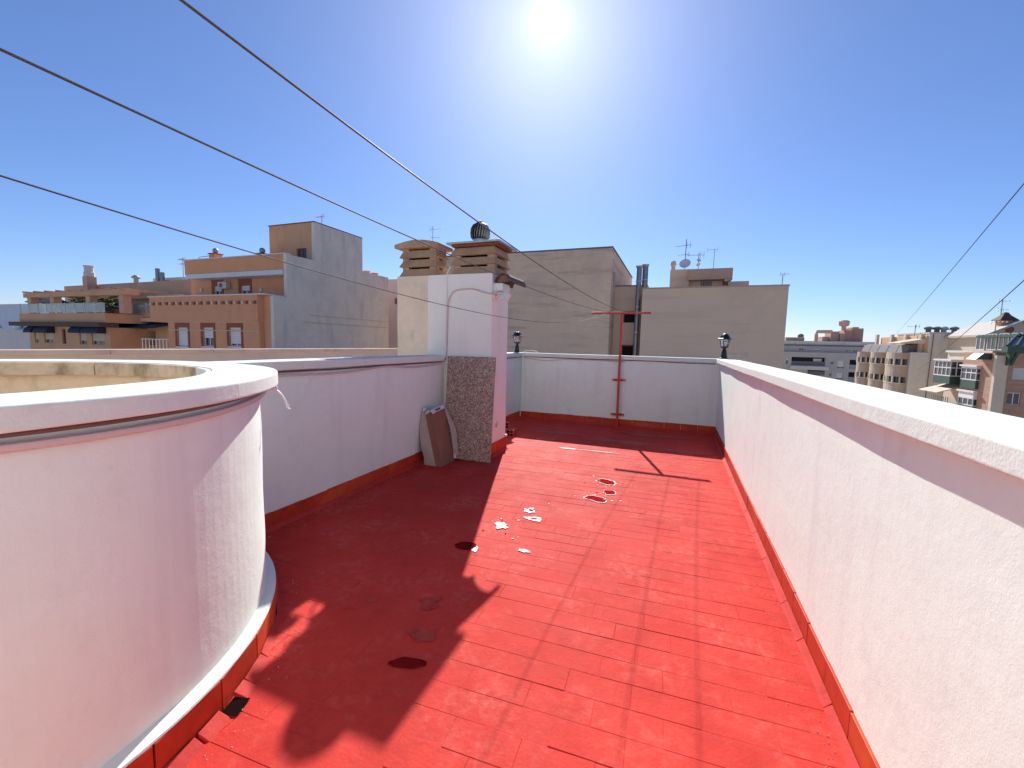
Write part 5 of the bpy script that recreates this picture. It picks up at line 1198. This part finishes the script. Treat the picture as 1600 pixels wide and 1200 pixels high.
# gabled buildings behind its roof
gb = thing('gabled_house', 'cream gabled house with chimney rising behind the green roof', 'house', (XS+10, YC0+8, 0))
yg_ = YC0+9; gg = lambda px, py: on_y(px, py, yg_)
xg0, xg1 = gg(1545, 520).x, gg(1640, 520).x; zg = gg(1560, 524).z; zr = gg(1595, 503).z; xm = gg(1597, 510).x
box(gb, 'wall', 'cream', xg0, xg1, yg_, yg_+8, GROUND, zg)
fix(MB().prism([(xg0, yg_+.001, zg+.003), (xg1, yg_+.001, zg+.003), (xm, yg_+.001, zr)], (0, 8, 0)).build('gable', 'cream', gb))
MB().lathe([(.38, 0), (.38, .06)], (0, 0, 0), 16).build('round_vent', 'terra_dk', gb).matrix_parent_inverse = Matrix.Translation(Vector((gg(1577, 515).x-(XS+10), yg_-.06-(YC0+8), gg(1577, 515).z))) @ Matrix.Rotation(R(90), 4, 'X')
for s_, (xe, ze) in enumerate(((xg0-.5, zg-.2), (xg1+.5, zg-.2))):
    fix(MB().prism([(xe, yg_-.4, ze), (xm, yg_-.4, zr+.02), (xm, yg_-.4, zr+.28), (xe, yg_-.4, ze+.26)], (0, 8.8, 0)).build('roof_slope', 'mgrey', gb))
cz0 = gg(1583, 507)
box(gb, 'chimney', 'terra', cz0.x-.55, cz0.x+.55, yg_+1, yg_+2, zg, cz0.z+.55)
MB().lathe([(1.25, .55), (.5, 1.15), (.25, 1.5), (.05, 1.55)], (cz0.x, yg_+1.5, cz0.z), 4, R(45)).build('chimney_hood', 'clay_dark', gb)
p = gg(1585, 500); antenna('tall aerial beside the hooded chimney at the right edge', p.x, yg_+2.4, zr-.5, on_y(1586, 469, yg_+2.4).z-zr+.5, [(on_y(1586, 470, yg_+2.4).z-zr+.5, 1.1, 4), (on_y(1586, 484, yg_+2.4).z-zr+.5, 1.0, 3)], R(0), r=.05)
p = gg(1545, 508); antenna('low aerial frame on the roofs left of the gabled house', gg(1546, 515).x, yg_-1, gg(1546, 524).z-1, on_y(1546, 502, yg_-1).z-gg(1546, 524).z+1, [(on_y(1546, 503, yg_-1).z-gg(1546, 524).z+1, 1.3, 4)], R(5), r=.05)
# brick corner house at the right edge
YD = PX(1566, 600).y; dq = lambda px, py: on_y(px, py, YD)
bk = thing('apartment_building', 'tan brick corner house with green eaves at the right edge', 'building', (XS+4, YD, GROUND))
xk0, xk1 = dq(1549, 600).x, dq(1760, 600).x
kw = [(dq(a_, 600).x, dq(b_, 600).x, dq(1590, d_).z, dq(1590, c_).z) for a_, b_, c_, d_ in ((1580, 1603, 575, 594), (1576, 1598, 614, 633))]
kw += [(a_, b_, c_-st2, e_-st2) for a_, b_, c_, e_ in kw[1:]]
zkt = dq(1590, 552).z
block(bk, 'wall', xk0, xk1, YD, YD+5, GROUND, zkt, 'brickb', front=kw)
for i, r_ in enumerate(kw): ywin(bk, r_, YD, bars=1, shut=.95 if i == 0 else 0, sm='lgrey')
box(bk, 'corner_pier', 'cream', xk0-.05, dq(1567, 600).x, YD-.4, YD-.004, GROUND, dq(1590, 556).z)
# green eaves with brackets and ribbed sheet roof
ze0, ze1 = dq(1590, 551).z, dq(1590, 543).z
box(bk, 'eaves_board', 'green', xk0+.2, xk1, YD-1.3, YD-.42, ze0, ze1)
for px in (1567, 1574):
    x = dq(px, 560).x; MB().prism([(x, YD-1.2, ze0-.003), (x, YD-.42, ze0-.003), (x, YD-.42, ze0-1.3)], (.22, 0, 0)).build('eaves_bracket', 'green', bk)
rfm = [(xk0, YD-1.5, ze1+.003), (xk1, YD-1.5, ze1+.003), (xk1, YD+3, dq(1620, 522).z), (xk0+3.2, YD+3, dq(1620, 522).z)]
MB().hexa(rfm, [(x, y, z+.12) for x, y, z in rfm]).build('roof', 'greenroof', bk)
for k in range(14):
    t = k/13; a_ = Vector(rfm[0]).lerp(Vector(rfm[1]), t); b_ = Vector(rfm[3]).lerp(Vector(rfm[2]), t)
    MB().tube([a_+Vector((0, 0, .16)), b_+Vector((0, 0, .16))], .10, 5).build('roof_rib', 'greenroof', bk)
MB().hexa([(dq(1528, 565).x, YD+.4, dq(1540, 562).z), (xk0+.3, YD+.4, dq(1540, 562).z), (xk0+.3, YD+2, dq(1540, 562).z), (dq(1528, 565).x, YD+2, dq(1540, 562).z)], [(dq(1540, 565).x, YD+.4, dq(1540, 552).z), (xk0+.3, YD+.4, dq(1540, 552).z), (xk0+.3, YD+2, dq(1540, 552).z), (dq(1540, 565).x, YD+2, dq(1540, 552).z)]).build('side_roof', 'greenroof', bk)
# cables hung across the street
def span(label, p0, p1, sag, r):
    a_, b_ = Vector(p0), Vector(p1)
    P_ = [a_.lerp(b_, i/40)-Vector((0, 0, sag*4*(i/40)*(1-i/40))) for i in range(41)]
    tag(MB().tube(P_, r, 5).build('overhead_wire', 'blackwire', smooth=True), label, 'wire', 'wires crossing the street')
e0 = on_x(1399, 523, xsb); q_ = ray(1600, 283); e1 = Vector((0, 0, EYE))+q_*(14/q_.length)
d_ = (e1-e0); span('thin overhead wire rising to the right edge from the brown flats', e0, e0+d_*1.12, 0.15, .011)
e0 = on_y(1432, 578, YB0-.5); q_ = ray(1600, 430); e1 = Vector((0, 0, EYE))+q_*(16/q_.length)
d_ = (e1-e0); span('lower overhead wire crossing the light grey party wall', e0, e0+d_*1.12, 0.35, .012)
# fallen aerial lying behind the far wall
fa = thing('fallen_aerial', 'small aerial lying low behind the far right wall corner', 'aerial', (1.0, 8.9, 1.2))
w0 = on_y(1137, 552, 9.1); w1 = on_y(1168, 554.5, 9.1)
MB().tube([w0, w1], .008, 6).build('boom', 'metal', fa)
MB().tube([(on_y(1148, 555, 9.1).x, 9.1, 0.4), (on_y(1148, 555, 9.1).x, 9.1, w0.z-.01)], .012, 6).build('mast', 'metal', fa)
for k in range(4):
    c_ = Vector(w0).lerp(w1, .72+.09*k); MB().tube([c_+Vector((-.02, 0, .09)), c_+Vector((.02, 0, 0)), c_+Vector((-.02, 0, -.09))], .005, 5).build('element', 'metal', fa)
box(fa, 'ledge', 'tan2', 0.6, 2.2, 8.75, 9.5, 0.1, 0.4)
